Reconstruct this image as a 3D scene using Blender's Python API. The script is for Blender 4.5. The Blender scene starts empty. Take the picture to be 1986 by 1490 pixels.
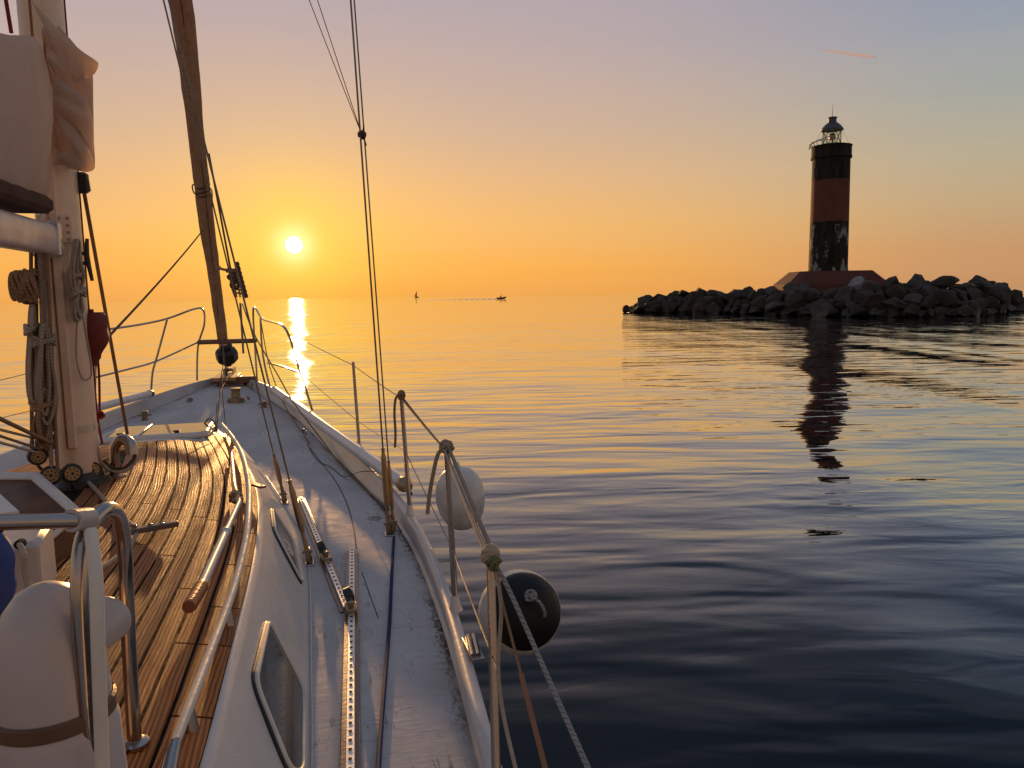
import bpy, math, random
from mathutils import Vector, Matrix, noise
rnd = random.Random(7)
R = math.radians
scene = bpy.context.scene
# ------------------------------------------------------------------ camera
PITCH, ROLL, CAMH, FOC = R(6.62), R(0.945), 2.6, 1492.0
cf = Vector((0, math.cos(PITCH), -math.sin(PITCH)))
v0 = Vector((0, math.sin(PITCH), math.cos(PITCH))); r0 = Vector((1, 0, 0))
cv = v0*math.cos(ROLL) + r0*math.sin(ROLL); cr = r0*math.cos(ROLL) - v0*math.sin(ROLL)
CAM = Vector((0, 0, CAMH))
cd = bpy.data.cameras.new('camera'); cam = bpy.data.objects.new('camera', cd)
scene.collection.objects.link(cam); scene.camera = cam
cam.matrix_world = Matrix(((cr.x, cv.x, -cf.x, 0), (cr.y, cv.y, -cf.y, 0), (cr.z, cv.z, -cf.z, CAMH), (0, 0, 0, 1)))
cd.sensor_width = 36; cd.lens = 36*FOC/1986; cd.clip_start = 0.05; cd.clip_end = 90000
# ------------------------------------------------------------------ sun and sky
SUN_EL, SUN_AZ = R(3.75), R(-15.45)          # azimuth from +Y towards +X
SD = Vector((math.sin(SUN_AZ)*math.cos(SUN_EL), math.cos(SUN_AZ)*math.cos(SUN_EL), math.sin(SUN_EL)))
sl = bpy.data.lights.new('sun', 'SUN'); so = bpy.data.objects.new('sun', sl); scene.collection.objects.link(so)
sl.energy = 4.2; sl.angle = R(0.5); sl.color = (1.0, 0.52, 0.18)
so.rotation_mode = 'QUATERNION'; so.rotation_quaternion = SD.to_track_quat('Z', 'Y'); so.location = (0, 0, 40)
scene.view_settings.view_transform = 'Standard'; scene.view_settings.look = 'None'
scene.view_settings.exposure = 0.10; scene.view_settings.gamma = 1

def lin(c, k=1.0):
    return tuple((((x/255)/12.92 if x/255 <= .04045 else ((x/255+.055)/1.055)**2.4))*k for x in c) + (1,)
class NT:
    """tiny helper round a node tree"""
    def __init__(s, t): s.t = t; s.n = t.nodes; s.l = t.links
    def new(s, typ, **kw):
        n = s.n.new(typ)
        for k, v in kw.items():
            if k.startswith('i_'):
                k = k[2:]; k = int(k) if k.isdigit() else k.replace('_', ' ')
                s.set(n.inputs[k], v)
            else: setattr(n, k, v)
        return n
    def set(s, sock, v):
        if isinstance(v, bpy.types.NodeSocket): s.l.new(v, sock)
        elif isinstance(v, bpy.types.Node): s.l.new(v.outputs[0], sock)
        else: sock.default_value = v
    def math(s, op, a, b=0.0, c=0.0, clamp=False):
        n = s.n.new('ShaderNodeMath'); n.operation = op; n.use_clamp = clamp
        s.set(n.inputs[0], a); s.set(n.inputs[1], b); s.set(n.inputs[2], c); return n.outputs[0]
    def mix(s, f, a, b, typ='MIX'):
        n = s.n.new('ShaderNodeMix'); n.data_type = 'RGBA'; n.blend_type = typ
        s.set(n.inputs[0], f); s.set(n.inputs[6], a); s.set(n.inputs[7], b); return n.outputs[2]
    def ramp(s, f, stops, interp='LINEAR'):
        n = s.n.new('ShaderNodeValToRGB'); cr_ = n.color_ramp; cr_.interpolation = interp
        while len(cr_.elements) < len(stops): cr_.elements.new(0.5)
        for e, (p, c) in zip(cr_.elements, stops):
            e.position = p; e.color = c if len(c) == 4 else tuple(c)+(1,)
        s.set(n.inputs[0], f); return n.outputs[0]
    def noise(s, vec, scale, detail=3, rough=.5, dist=0.0):
        n = s.n.new('ShaderNodeTexNoise'); s.set(n.inputs['Vector'], vec)
        n.inputs['Scale'].default_value = scale; n.inputs['Detail'].default_value = detail
        n.inputs['Roughness'].default_value = rough; n.inputs['Distortion'].default_value = dist
        return n.outputs[0]
    def maprange(s, v, a, b, c=0.0, d=1.0, interp='LINEAR'):
        n = s.n.new('ShaderNodeMapRange'); n.interpolation_type = interp
        s.set(n.inputs[0], v)
        for i, x in zip((1, 2, 3, 4), (a, b, c, d)): s.set(n.inputs[i], x)
        return n.outputs[0]
    def mapping(s, vec, scale=(1, 1, 1), rot=(0, 0, 0), loc=(0, 0, 0)):
        n = s.n.new('ShaderNodeMapping'); s.set(n.inputs[0], vec)
        n.inputs['Scale'].default_value = scale; n.inputs['Rotation'].default_value = rot; n.inputs['Location'].default_value = loc
        return n.outputs[0]

world = bpy.data.worlds.new('World'); scene.world = world; world.use_nodes = True
world.node_tree.nodes.clear(); W_ = NT(world.node_tree)
tc = W_.new('ShaderNodeTexCoord'); dirv = tc.outputs['Generated']
sky = W_.new('ShaderNodeTexSky', sky_type='NISHITA', sun_disc=False, sun_elevation=SUN_EL, sun_rotation=SUN_AZ, air_density=1.2, dust_density=3.0, ozone_density=1.5)
sep = W_.new('ShaderNodeSeparateXYZ', i_0=dirv); zc = sep.outputs[2]
dotn = W_.new('ShaderNodeVectorMath', operation='DOT_PRODUCT', i_0=dirv, i_1=SD)
cosang = dotn.outputs[1]
hor = W_.new('ShaderNodeCombineXYZ', i_0=sep.outputs[0], i_1=sep.outputs[1], i_2=0.0)
horn = W_.new('ShaderNodeVectorMath', operation='NORMALIZE', i_0=hor.outputs[0])
hd = W_.new('ShaderNodeVectorMath', operation='DOT_PRODUCT', i_0=horn.outputs[0], i_1=Vector((math.sin(SUN_AZ), math.cos(SUN_AZ), 0)))
near = W_.ramp(zc, [(0, lin((246, 170, 80))), (.035, lin((250, 177, 82))), (.085, lin((244, 184, 104))), (.14, lin((230, 182, 130))),
                    (.2, lin((210, 177, 150))), (.27, lin((194, 171, 164))), (.35, lin((178, 165, 174))), (.5, lin((134, 140, 160))), (.7, lin((116, 132, 160))), (1, lin((118, 136, 164)))])
away = W_.ramp(zc, [(0, lin((200, 146, 98))), (.04, lin((204, 154, 108))), (.09, lin((196, 166, 126))), (.14, lin((184, 172, 146))),
                    (.2, lin((168, 169, 159))), (.27, lin((150, 159, 172))), (.35, lin((136, 148, 172))), (.5, lin((94, 114, 142))), (.7, lin((92, 114, 146))), (1, lin((112, 132, 162)))])
back = W_.ramp(zc, [(0, lin((160, 128, 106))), (.15, lin((172, 142, 124))), (.4, lin((146, 138, 138))), (1, lin((114, 132, 160)))])
fac = W_.maprange(hd.outputs[1], .66, .99, 0, 1, 'SMOOTHSTEP')
base = W_.mix(fac, away, near)
base = W_.mix(W_.maprange(W_.noise(W_.mapping(dirv, (1.5, 1.5, 16)), 1.6, 3, .5, .3), .35, .7, 0, .10), base, lin((214, 186, 160)))
fb = W_.maprange(hd.outputs[1], -.6, .45, 1, 0, 'SMOOTHSTEP')
base = W_.mix(fb, base, back)
ang = W_.math('ARCCOSINE', W_.math('MINIMUM', cosang, 1.0))
def gauss(width, k):
    q = W_.math('POWER', W_.math('DIVIDE', ang, R(width)), 2.0)
    return W_.math('MULTIPLY', W_.math('EXPONENT', W_.math('MULTIPLY', q, -1.0)), k)
g1 = W_.mix(gauss(9.0, .26), base, lin((255, 200, 72)))
g2 = W_.mix(gauss(4.2, .55), g1, lin((255, 226, 82)))
g3 = W_.mix(gauss(1.25, .9), g2, (1.3, 1.15, .50, 1))
below = W_.maprange(zc, -.02, 0.0, .0, 1)
skyc = W_.mix(.10, g3, W_.mix(1.0, sky.outputs[0], (.06, .06, .06, 1), 'MULTIPLY'))
disc = W_.maprange(ang, R(.60), R(.50), 0, 1)
fin = W_.mix(disc, skyc, (14, 11, 5.5, 1))
bg = W_.new('ShaderNodeBackground', i_Color=W_.mix(1.0, fin, (10, 10, 10, 1), 'MULTIPLY'), i_Strength=0.1)
wo = W_.new('ShaderNodeOutputWorld', i_Surface=bg)

# ------------------------------------------------------------------ materials
def material(name):
    m = bpy.data.materials.new(name); m.use_nodes = True; m.node_tree.nodes.clear()
    t = NT(m.node_tree); p = t.new('ShaderNodeBsdfPrincipled'); o = t.new('ShaderNodeOutputMaterial', i_Surface=p)
    return m, t, p
def plain(name, col, rough=.5, metal=0.0, bump=0.0, bscale=60, var=.12, vscale=9, coat=0.0, spec=.5):
    m, t, p = material(name)
    tco = t.new('ShaderNodeTexCoord').outputs['Object']
    n = t.noise(tco, vscale, 4, .6)
    c = t.mix(t.maprange(n, .3, .7), tuple(x*(1-var) for x in col)+(1,), tuple(min(1, x*(1+var)) for x in col)+(1,))
    t.set(p.inputs['Base Color'], c); p.inputs['Metallic'].default_value = metal
    n2 = t.noise(tco, vscale*3.1, 4, .6)
    t.set(p.inputs['Roughness'], t.maprange(n2, .3, .7, rough*.8, min(1, rough*1.2)))
    p.inputs['Specular IOR Level'].default_value = spec
    p.inputs['Coat Weight'].default_value = coat
    if bump:
        b = t.new('ShaderNodeBump', i_Height=t.noise(tco, bscale, 4, .6), i_Distance=bump, i_Strength=1.0)
        t.set(p.inputs['Normal'], b)
    return m
M = {}
M['steel'] = plain('stainless_steel', (.42, .37, .33), .20, 1.0, var=.06, vscale=20)
M['bronze'] = plain('worn_bronze', (.36, .25, .14), .35, .9, bump=.0008, bscale=200)
M['wire'] = plain('wire_rope', (.20, .16, .13), .45, .6)
M['mast'] = plain('anodised_mast', (.76, .55, .38), .42, .15, bump=.0006, bscale=30, var=.10, vscale=5)
M['boom'] = plain('painted_boom', (.66, .54, .47), .4, .1, bump=.0006, bscale=40)
M['black'] = plain('black_plastic', (.022, .018, .016), .45, bump=.0006, bscale=90)
M['darkred'] = plain('dark_red_cloth', (.16, .022, .012), .7, bump=.003, bscale=40)
M['white'] = plain('white_gelcoat', (.62, .575, .53), .32, bump=.0005, bscale=60, var=.05)
M['cream'] = plain('cream_paint', (.66, .60, .50), .55, bump=.0008, bscale=60, var=.08)
M['plastic_white'] = plain('weathered_white_plastic', (.46, .40, .37), .36, bump=.0007, bscale=45, var=.07, vscale=6)
M['brown_band'] = plain('brown_rubber_band', (.12, .065, .035), .6, bump=.002, bscale=60)
M['copper'] = plain('copper_grip', (.30, .12, .05), .4, .4, bump=.001, bscale=80)
M['blue_cloth'] = plain('blue_cloth', (.03, .06, .22), .85, bump=.004, bscale=50)
M['wood_dark'] = plain('dark_varnished_wood', (.16, .07, .03), .35, bump=.001, bscale=60, coat=.3)
M['pole'] = plain('pole_paint', (.63, .62, .62), .33, .05, bump=.0006, bscale=30, var=.08)
M['aluminium'] = plain('perforated_aluminium', (.66, .66, .66), .3, .7, bump=.0004, bscale=120)
M['grime'] = plain('grimy_sealant', (.07, .05, .04), .8, bump=.001, bscale=90, var=.5, vscale=30)
M['fender_white'] = plain('fender_vinyl', (.58, .55, .50), .34, bump=.002, bscale=24, var=.24, vscale=9)
M['fender_dark'] = plain('fender_dark_cap', (.012, .009, .008), .5, bump=.001, bscale=60, spec=.25)
M['hole'] = plain('dark_hole', (.008, .008, .009), .8)
M['boat_far'] = plain('far_boat_hull', (.10, .07, .06), .6)
M['far_sail'] = plain('far_boat_sail', (.16, .11, .09), .8)

def rope_mat(name, col, col2=None, fleck=.0, twist=70):
    m, t, p = material(name)
    uv = t.new('ShaderNodeUVMap').outputs[0]; s = t.new('ShaderNodeSeparateXYZ', i_0=uv)
    ph = t.math('ADD', t.math('MULTIPLY', s.outputs[1], twist*6.283), t.math('MULTIPLY', s.outputs[0], 2*6.283))
    ph2 = t.math('SUBTRACT', t.math('MULTIPLY', s.outputs[1], twist*6.283), t.math('MULTIPLY', s.outputs[0], 2*6.283))
    h = t.math('MULTIPLY', t.math('SINE', ph), t.math('SINE', ph2))
    tco = t.new('ShaderNodeTexCoord').outputs['Object']
    n = t.noise(tco, 30, 4, .6)
    c = t.mix(t.maprange(n, .3, .7), tuple(x*.78 for x in col)+(1,), tuple(col)+(1,))
    if col2:
        f = t.maprange(t.math('SINE', t.math('ADD', t.math('MULTIPLY', s.outputs[1], twist*5.3), t.math('MULTIPLY', s.outputs[0], 12.566))), .70, .95, 0, .75)
        c = t.mix(f, c, tuple(col2)+(1,))
    t.set(p.inputs['Base Color'], c); p.inputs['Roughness'].default_value = .85
    p.inputs['Specular IOR Level'].default_value = .25
    b = t.new('ShaderNodeBump', i_Height=h, i_Distance=.0012, i_Strength=.9); t.set(p.inputs['Normal'], b)
    return m
M['rope_white'] = rope_mat('white_braid_rope', (.48, .38, .28))
M['rope_tan'] = rope_mat('tan_braid_rope', (.34, .20, .11), (.12, .06, .03))
M['rope_fleck'] = rope_mat('flecked_braid_rope', (.40, .31, .22), (.05, .04, .06))
M['rope_red'] = rope_mat('red_braid_rope', (.26, .03, .02))
M['rope_blue'] = rope_mat('blue_webbing', (.015, .035, .11))
M['rope_grey'] = rope_mat('grey_braid_rope', (.34, .33, .31), (.05, .05, .05))
M['rope_dark'] = rope_mat('dark_braid_rope', (.13, .08, .05), (.03, .02, .02))
M['rope_green'] = rope_mat('green_braid_rope', (.16, .17, .07))

def deck_mat():
    m, t, p = material('nonslip_deck_gelcoat')
    tco = t.new('ShaderNodeTexCoord').outputs['Object']; uv = t.new('ShaderNodeUVMap').outputs[0]
    s = t.new('ShaderNodeSeparateXYZ', i_0=uv)            # u = metres from the bulwark, v = metres along
    basec = t.mix(t.maprange(t.noise(tco, 1.6, 5, .6), .35, .7), (.60, .56, .535, 1), (.48, .45, .43, 1))
    basec = t.mix(t.maprange(t.noise(tco, 14, 5, .65), .45, .8, 0, .35), basec, (.36, .34, .34, 1))
    # fine scratches and scuffs
    sc = t.noise(t.mapping(tco, (60, 9, 9), (0, 0, .2)), 1.0, 4, .7, .6)
    sc2 = t.noise(tco, 3.5, 2, .5)
    f = t.math('MULTIPLY', t.maprange(sc, .58, .68), t.maprange(sc2, .42, .62))
    basec = t.mix(t.math('MULTIPLY', f, .8), basec, (.13, .12, .13, 1))
    sc3 = t.noise(t.mapping(tco, (9, 70, 9), (0, 0, -.1)), 1.0, 4, .7, .5)
    f2 = t.math('MULTIPLY', t.maprange(sc3, .60, .69), t.maprange(t.noise(tco, 2.2, 2, .5), .45, .62))
    basec = t.mix(t.math('MULTIPLY', f2, .7), basec, (.16, .14, .15, 1))
    # brown grime that collects in the corner of deck and bulwark
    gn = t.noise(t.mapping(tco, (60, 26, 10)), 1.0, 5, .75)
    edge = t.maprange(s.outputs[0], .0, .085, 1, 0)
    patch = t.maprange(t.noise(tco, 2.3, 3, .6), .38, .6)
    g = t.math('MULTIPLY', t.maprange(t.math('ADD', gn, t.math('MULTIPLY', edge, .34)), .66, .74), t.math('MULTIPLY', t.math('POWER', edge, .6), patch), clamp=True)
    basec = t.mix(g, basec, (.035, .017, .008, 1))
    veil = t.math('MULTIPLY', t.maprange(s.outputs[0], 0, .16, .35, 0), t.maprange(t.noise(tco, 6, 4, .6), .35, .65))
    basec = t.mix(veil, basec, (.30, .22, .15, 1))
    t.set(p.inputs['Base Color'], basec)
    t.set(p.inputs['Roughness'], t.maprange(t.noise(tco, 9, 4, .6), .3, .7, .55, .75)); p.inputs['Specular IOR Level'].default_value = .02; p.inputs['Coat Weight'].default_value = .02; p.inputs['Coat Roughness'].default_value = .13
    h = t.math('ADD', t.math('MULTIPLY', t.noise(tco, 260, 2, .5), .35), t.noise(t.mapping(tco, (16, 60, 16)), 1.0, 4, .6))
    b = t.new('ShaderNodeBump', i_Height=h, i_Distance=.0014, i_Strength=.8); t.set(p.inputs['Normal'], b)
    return m
M['deck'] = deck_mat()
def rail_mat():
    m, t, p = material('bulwark_gelcoat')
    tco = t.new('ShaderNodeTexCoord').outputs['Object']
    c = t.mix(t.maprange(t.noise(tco, 3, 5, .6), .35, .7), (.56, .52, .49, 1), (.42, .39, .36, 1))
    st = t.noise(t.mapping(tco, (26, 8, 26)), 1.0, 4, .7)
    c = t.mix(t.math('MULTIPLY', t.maprange(st, .62, .72), t.maprange(t.noise(tco, 1.7, 2), .45, .6)), c, (.20, .12, .07, 1))
    t.set(p.inputs['Base Color'], c); p.inputs['Roughness'].default_value = .28
    b = t.new('ShaderNodeBump', i_Height=t.noise(tco, 22, 4, .6), i_Distance=.0015, i_Strength=.7); t.set(p.inputs['Normal'], b)
    return m
M['rail'] = rail_mat()
def teak_mat():
    m, t, p = material('weathered_teak')
    uv = t.new('ShaderNodeUVMap').outputs[0]
    at_ = t.new('ShaderNodeVertexColor', layer_name='plank').outputs[0]
    wob = t.noise(t.mapping(uv, (7, 2.2, 1)), 1.0, 3, .5)
    s = t.new('ShaderNodeSeparateXYZ', i_0=uv)
    x = t.math('ADD', s.outputs[0], t.math('MULTIPLY', wob, .030))
    cc = t.new('ShaderNodeCombineXYZ', i_0=x, i_1=s.outputs[1], i_2=0.0).outputs[0]
    g1 = t.noise(t.mapping(cc, (260, 3.0, 1)), 1.0, 3, .65)
    rings = t.math('SINE', t.math('MULTIPLY', x, 560))
    g2 = t.noise(t.mapping(cc, (900, 16, 1)), 1.0, 2, .6)
    hh = t.math('ADD', t.math('MULTIPLY', rings, .22), t.math('ADD', g1, t.math('MULTIPLY', g2, .35)))
    big = t.noise(t.mapping(uv, (6, 1.3, 1)), 1.0, 4, .6)
    c = t.ramp(t.maprange(hh, .15, 1.15), [(0, (.08, .018, .005)), (.3, (.31, .084, .020)), (.65, (.60, .20, .050)), (1, (.82, .36, .11))])
    c = t.mix(t.maprange(big, .35, .7, 0, .6), c, (.28, .15, .075, 1))
    c = t.mix(1.0, c, at_, 'MULTIPLY')
    t.set(p.inputs['Base Color'], c)
    t.set(p.inputs['Roughness'], t.maprange(g1, .3, .7, .72, .48)); p.inputs['Specular IOR Level'].default_value = .22
    b = t.new('ShaderNodeBump', i_Height=hh, i_Distance=.0024, i_Strength=1.0); t.set(p.inputs['Normal'], b)
    return m
M['teak'] = teak_mat()
M['caulk'] = plain('black_caulking', (.010, .007, .005), .8, spec=.1, bump=.001, bscale=60)
def cloth_mat(name, c1, c2, rough=.85, trans=.25, wr=.01, sc=(3, 3, 1.2)):
    m, t, p = material(name)
    tco = t.new('ShaderNodeTexCoord').outputs['Object']
    n = t.noise(t.mapping(tco, sc), 2.0, 5, .6, .4)
    t.set(p.inputs['Base Color'], t.mix(t.maprange(n, .3, .7), tuple(c1)+(1,), tuple(c2)+(1,)))
    p.inputs['Roughness'].default_value = rough; p.inputs['Specular IOR Level'].default_value = .2
    h = t.math('ADD', n, t.math('MULTIPLY', t.noise(tco, 260, 2), .03))
    b = t.new('ShaderNodeBump', i_Height=h, i_Distance=wr, i_Strength=.8)
    t.set(p.inputs['Normal'], b)
    if trans:
        tr = t.new('ShaderNodeBsdfTranslucent', i_Color=tuple(c2)+(1,)); t.set(tr.inputs['Normal'], b)
        mx = t.new('ShaderNodeMixShader', i_0=trans, i_1=p.outputs[0], i_2=tr.outputs[0])
        o = [n_ for n_ in t.n if n_.type == 'OUTPUT_MATERIAL'][0]; t.l.new(mx.outputs[0], o.inputs[0])
    return m
M['sail'] = cloth_mat('mainsail_cloth', (.68, .53, .43), (.78, .63, .53), trans=.55, wr=.06)
M['sail_pale'] = cloth_mat('mainsail_fold_cloth', (.62, .48, .38), (.76, .62, .50), trans=.55, wr=.03)
M['cover'] = cloth_mat('dark_sail_hem', (.07, .03, .02), (.10, .045, .03), trans=0)
M['furl'] = cloth_mat('furled_sail_cover', (.38, .235, .135), (.52, .34, .20), trans=.25, wr=.06, sc=(9, 9, 1.2))
def glass_mat(name, col, rough, bumpd=.0):
    m, t, p = material(name)
    tco = t.new('ShaderNodeTexCoord').outputs['Object']
    n = t.noise(tco, 4, 4, .6)
    t.set(p.inputs['Base Color'], t.mix(t.maprange(n, .3, .7), tuple(col)+(1,), tuple(x*1.8 for x in col)+(1,)))
    t.set(p.inputs['Roughness'], t.maprange(t.noise(tco, 18, 4), .3, .7, rough*.6, rough*1.5))
    p.inputs['Coat Weight'].default_value = .3
    b = t.new('ShaderNodeBump', i_Height=n, i_Distance=.004, i_Strength=.5); t.set(p.inputs['Normal'], b)
    return m
M['acrylic'] = glass_mat('smoked_window_acrylic', (.05, .052, .045), .14)
M['acrylic_brown'] = plain('brown_smoked_acrylic', (.11, .040, .014), .35, spec=.12, var=.35, vscale=5); _unused = glass_mat('brown_smoked_acrylic', (.085, .030, .010), .30)
M['roofmetal'] = plain('grey_roof_metal', (.06, .065, .075), .5, .3)
M['lantern_paint'] = plain('dull_lantern_paint', (.42, .43, .41), .6)
M['hatch_glass'] = glass_mat('hatch_acrylic', (.03, .02, .012), .05)
def pane_mat():
    m, t, p = material('lantern_glass')
    g = t.new('ShaderNodeBsdfGlossy', i_Roughness=.03); tr = t.new('ShaderNodeBsdfTransparent', i_Color=(.90, .95, .86, 1))
    lw = t.new('ShaderNodeLayerWeight', i_Blend=.10)
    mx = t.new('ShaderNodeMixShader', i_0=lw.outputs[0], i_1=tr.outputs[0], i_2=g.outputs[0])
    o = [n_ for n_ in t.n if n_.type == 'OUTPUT_MATERIAL'][0]; t.l.new(mx.outputs[0], o.inputs[0])
    return m
M['pane'] = pane_mat()
def tower_mat():
    m, t, p = material('banded_tower_paint')
    ge = t.new('ShaderNodeNewGeometry').outputs[0]; s = t.new('ShaderNodeSeparateXYZ', i_0=ge)
    z = t.math('ADD', s.outputs[2], t.math('MULTIPLY', t.noise(ge, 1.3, 3), .25))
    n = t.noise(ge, .9, 5, .65); n2 = t.noise(t.mapping(ge, (2.2, 2.2, .35)), 1.0, 5, .7)
    blk = t.mix(t.maprange(n2, .40, .75), (.014, .012, .009, 1), (.040, .034, .026, 1))
    low = t.maprange(z, 10.2, 9.6)
    peel = t.math('MULTIPLY', t.maprange(t.noise(t.mapping(ge, (1.1, 1.1, .55)), 1.0, 6, .72), .555, .61), low)
    spots = t.math('MULTIPLY', t.maprange(t.noise(ge, 3.2, 4, .6), .64, .70), .5)
    blk = t.mix(t.math('MULTIPLY', peel, .8), blk, (.28, .28, .27, 1))
    blk = t.mix(t.math('MULTIPLY', spots, low), blk, (.16, .16, .15, 1))
    red = t.mix(t.maprange(n, .35, .7), (.15, .055, .036, 1), (.10, .043, .030, 1))
    c = t.mix(t.maprange(z, 14.19, 14.27), t.mix(t.maprange(z, 9.86, 9.94), blk, red), blk)
    t.set(p.inputs['Base Color'], c); p.inputs['Roughness'].default_value = .8; p.inputs['Specular IOR Level'].default_value = .1
    b = t.new('ShaderNodeBump', i_Height=t.noise(ge, 6, 5, .7), i_Distance=.04, i_Strength=.7); t.set(p.inputs['Normal'], b)
    return m
M['tower'] = tower_mat()
def brick_mat():
    m, t, p = material('red_brick_masonry')
    tco = t.new('ShaderNodeTexCoord').outputs['Object']
    b = t.new('ShaderNodeTexBrick', i_Vector=t.mapping(tco, (1, 1, 1), (R(90), 0, 0)), i_Color1=(.10, .020, .010, 1), i_Color2=(.065, .015, .008, 1), i_Mortar=(.11, .05, .03, 1), i_Scale=2.2)
    n = t.noise(tco, 1.2, 5, .65)
    t.set(p.inputs['Base Color'], t.mix(t.maprange(n, .45, .75, 0, .6), b.outputs[0], (.07, .035, .025, 1)))
    p.inputs['Roughness'].default_value = .85
    bu = t.new('ShaderNodeBump', i_Height=n, i_Distance=.05, i_Strength=.6); t.set(p.inputs['Normal'], bu)
    return m
M['brick'] = brick_mat()
def rock_mat(name, c1, c2):
    m, t, p = material(name)
    tco = t.new('ShaderNodeTexCoord').outputs['Object']; ge = t.new('ShaderNodeNewGeometry').outputs[0]
    s = t.new('ShaderNodeSeparateXYZ', i_0=ge)
    n = t.noise(tco, 1.6, 6, .65); n2 = t.noise(tco, 7, 5, .7)
    c = t.mix(t.maprange(n, .35, .68), tuple(c1)+(1,), tuple(c2)+(1,))
    c = t.mix(t.maprange(n2, .52, .75, 0, .7), c, (.035, .03, .025, 1))
    wet = t.maprange(t.math('ADD', s.outputs[2], t.math('MULTIPLY', n, .6)), .45, 1.0, 1, 0)
    c = t.mix(wet, c, (.018, .014, .009, 1))        # algae on the tide line
    t.set(p.inputs['Base Color'], c); t.set(p.inputs['Roughness'], t.math('SUBTRACT', .85, t.math('MULTIPLY', wet, .45)))
    b = t.new('ShaderNodeBump', i_Height=t.math('ADD', n, t.math('MULTIPLY', n2, .4)), i_Distance=.12, i_Strength=.8); t.set(p.inputs['Normal'], b)
    return m
M['rock_grey'] = rock_mat('grey_limestone', (.062, .056, .048), (.022, .019, .015))
M['rock_brown'] = rock_mat('brown_stone', (.040, .027, .014), (.014, .010, .006))
M['rock_pale'] = rock_mat('pale_limestone', (.24, .25, .26), (.11, .11, .11))

def water_mat():
    m, t, p = material('calm_sea_water')
    ge = t.new('ShaderNodeNewGeometry').outputs[0]
    def layer(scale, sx, sy, rot, detail, rough, dist=0.0):
        return t.noise(t.mapping(ge, (sx, sy, 1), (0, 0, R(rot))), scale, detail, rough, dist)
    big = layer(.045, .6, 1.6, 8, 1, .4)
    mid = layer(.17, .5, 1.5, -9, 1, .45, .4)
    rip = layer(.62, .50, 1.5, 9, 2, .5, .6)
    rip2 = layer(2.1, .60, 1.4, -8, 2, .5, .6)
    rip3 = layer(6.0, .60, 1.3, 4, 1, .5, .5)
    patch = t.maprange(layer(.05, .5, 1.8, 12, 3, .5), .40, .62, .15, 1.0, 'SMOOTHSTEP')
    h = t.math('ADD', t.math('MULTIPLY', big, .20), t.math('MULTIPLY', mid, .10))
    h = t.math('ADD', h, t.math('MULTIPLY', rip, .050))
    h = t.math('ADD', h, t.math('MULTIPLY', layer(.20, 1.3, .24, 10, 1, .5, .4), .24))
    h = t.math('ADD', h, t.math('MULTIPLY', layer(1.05, .42, 1.5, -5, 1, .5, .5), .026))
    h = t.math('ADD', h, t.math('MULTIPLY', t.math('MULTIPLY', rip2, patch), .023))
    h = t.math('ADD', h, t.math('MULTIPLY', t.math('MULTIPLY', rip3, patch), .0032))
    b = t.new('ShaderNodeBump', i_Height=h, i_Distance=1.0, i_Strength=1.0)
    lw = t.new('ShaderNodeLayerWeight'); t.set(lw.inputs['Normal'], b)
    refl = t.ramp(lw.outputs['Facing'], [(0, (.02,)*3), (.48, (.035,)*3), (.58, (.085,)*3), (.68, (.27,)*3), (.77, (.52,)*3), (.90, (.84,)*3), (1, (1,)*3)])
    gl_ = t.new('ShaderNodeBsdfGlossy', i_Color=(.97, .99, 1.0, 1), i_Roughness=.012); t.set(gl_.inputs['Normal'], b)
    body = t.new('ShaderNodeBsdfDiffuse', i_Color=(.002, .006, .012, 1)); t.set(body.inputs['Normal'], b)
    mx = t.new('ShaderNodeMixShader', i_0=refl, i_1=body.outputs[0], i_2=gl_.outputs[0]); t.n.remove(p)
    o = [n_ for n_ in t.n if n_.type == 'OUTPUT_MATERIAL'][0]; t.l.new(mx.outputs[0], o.inputs[0])
    return m
M['water'] = water_mat()

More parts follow.
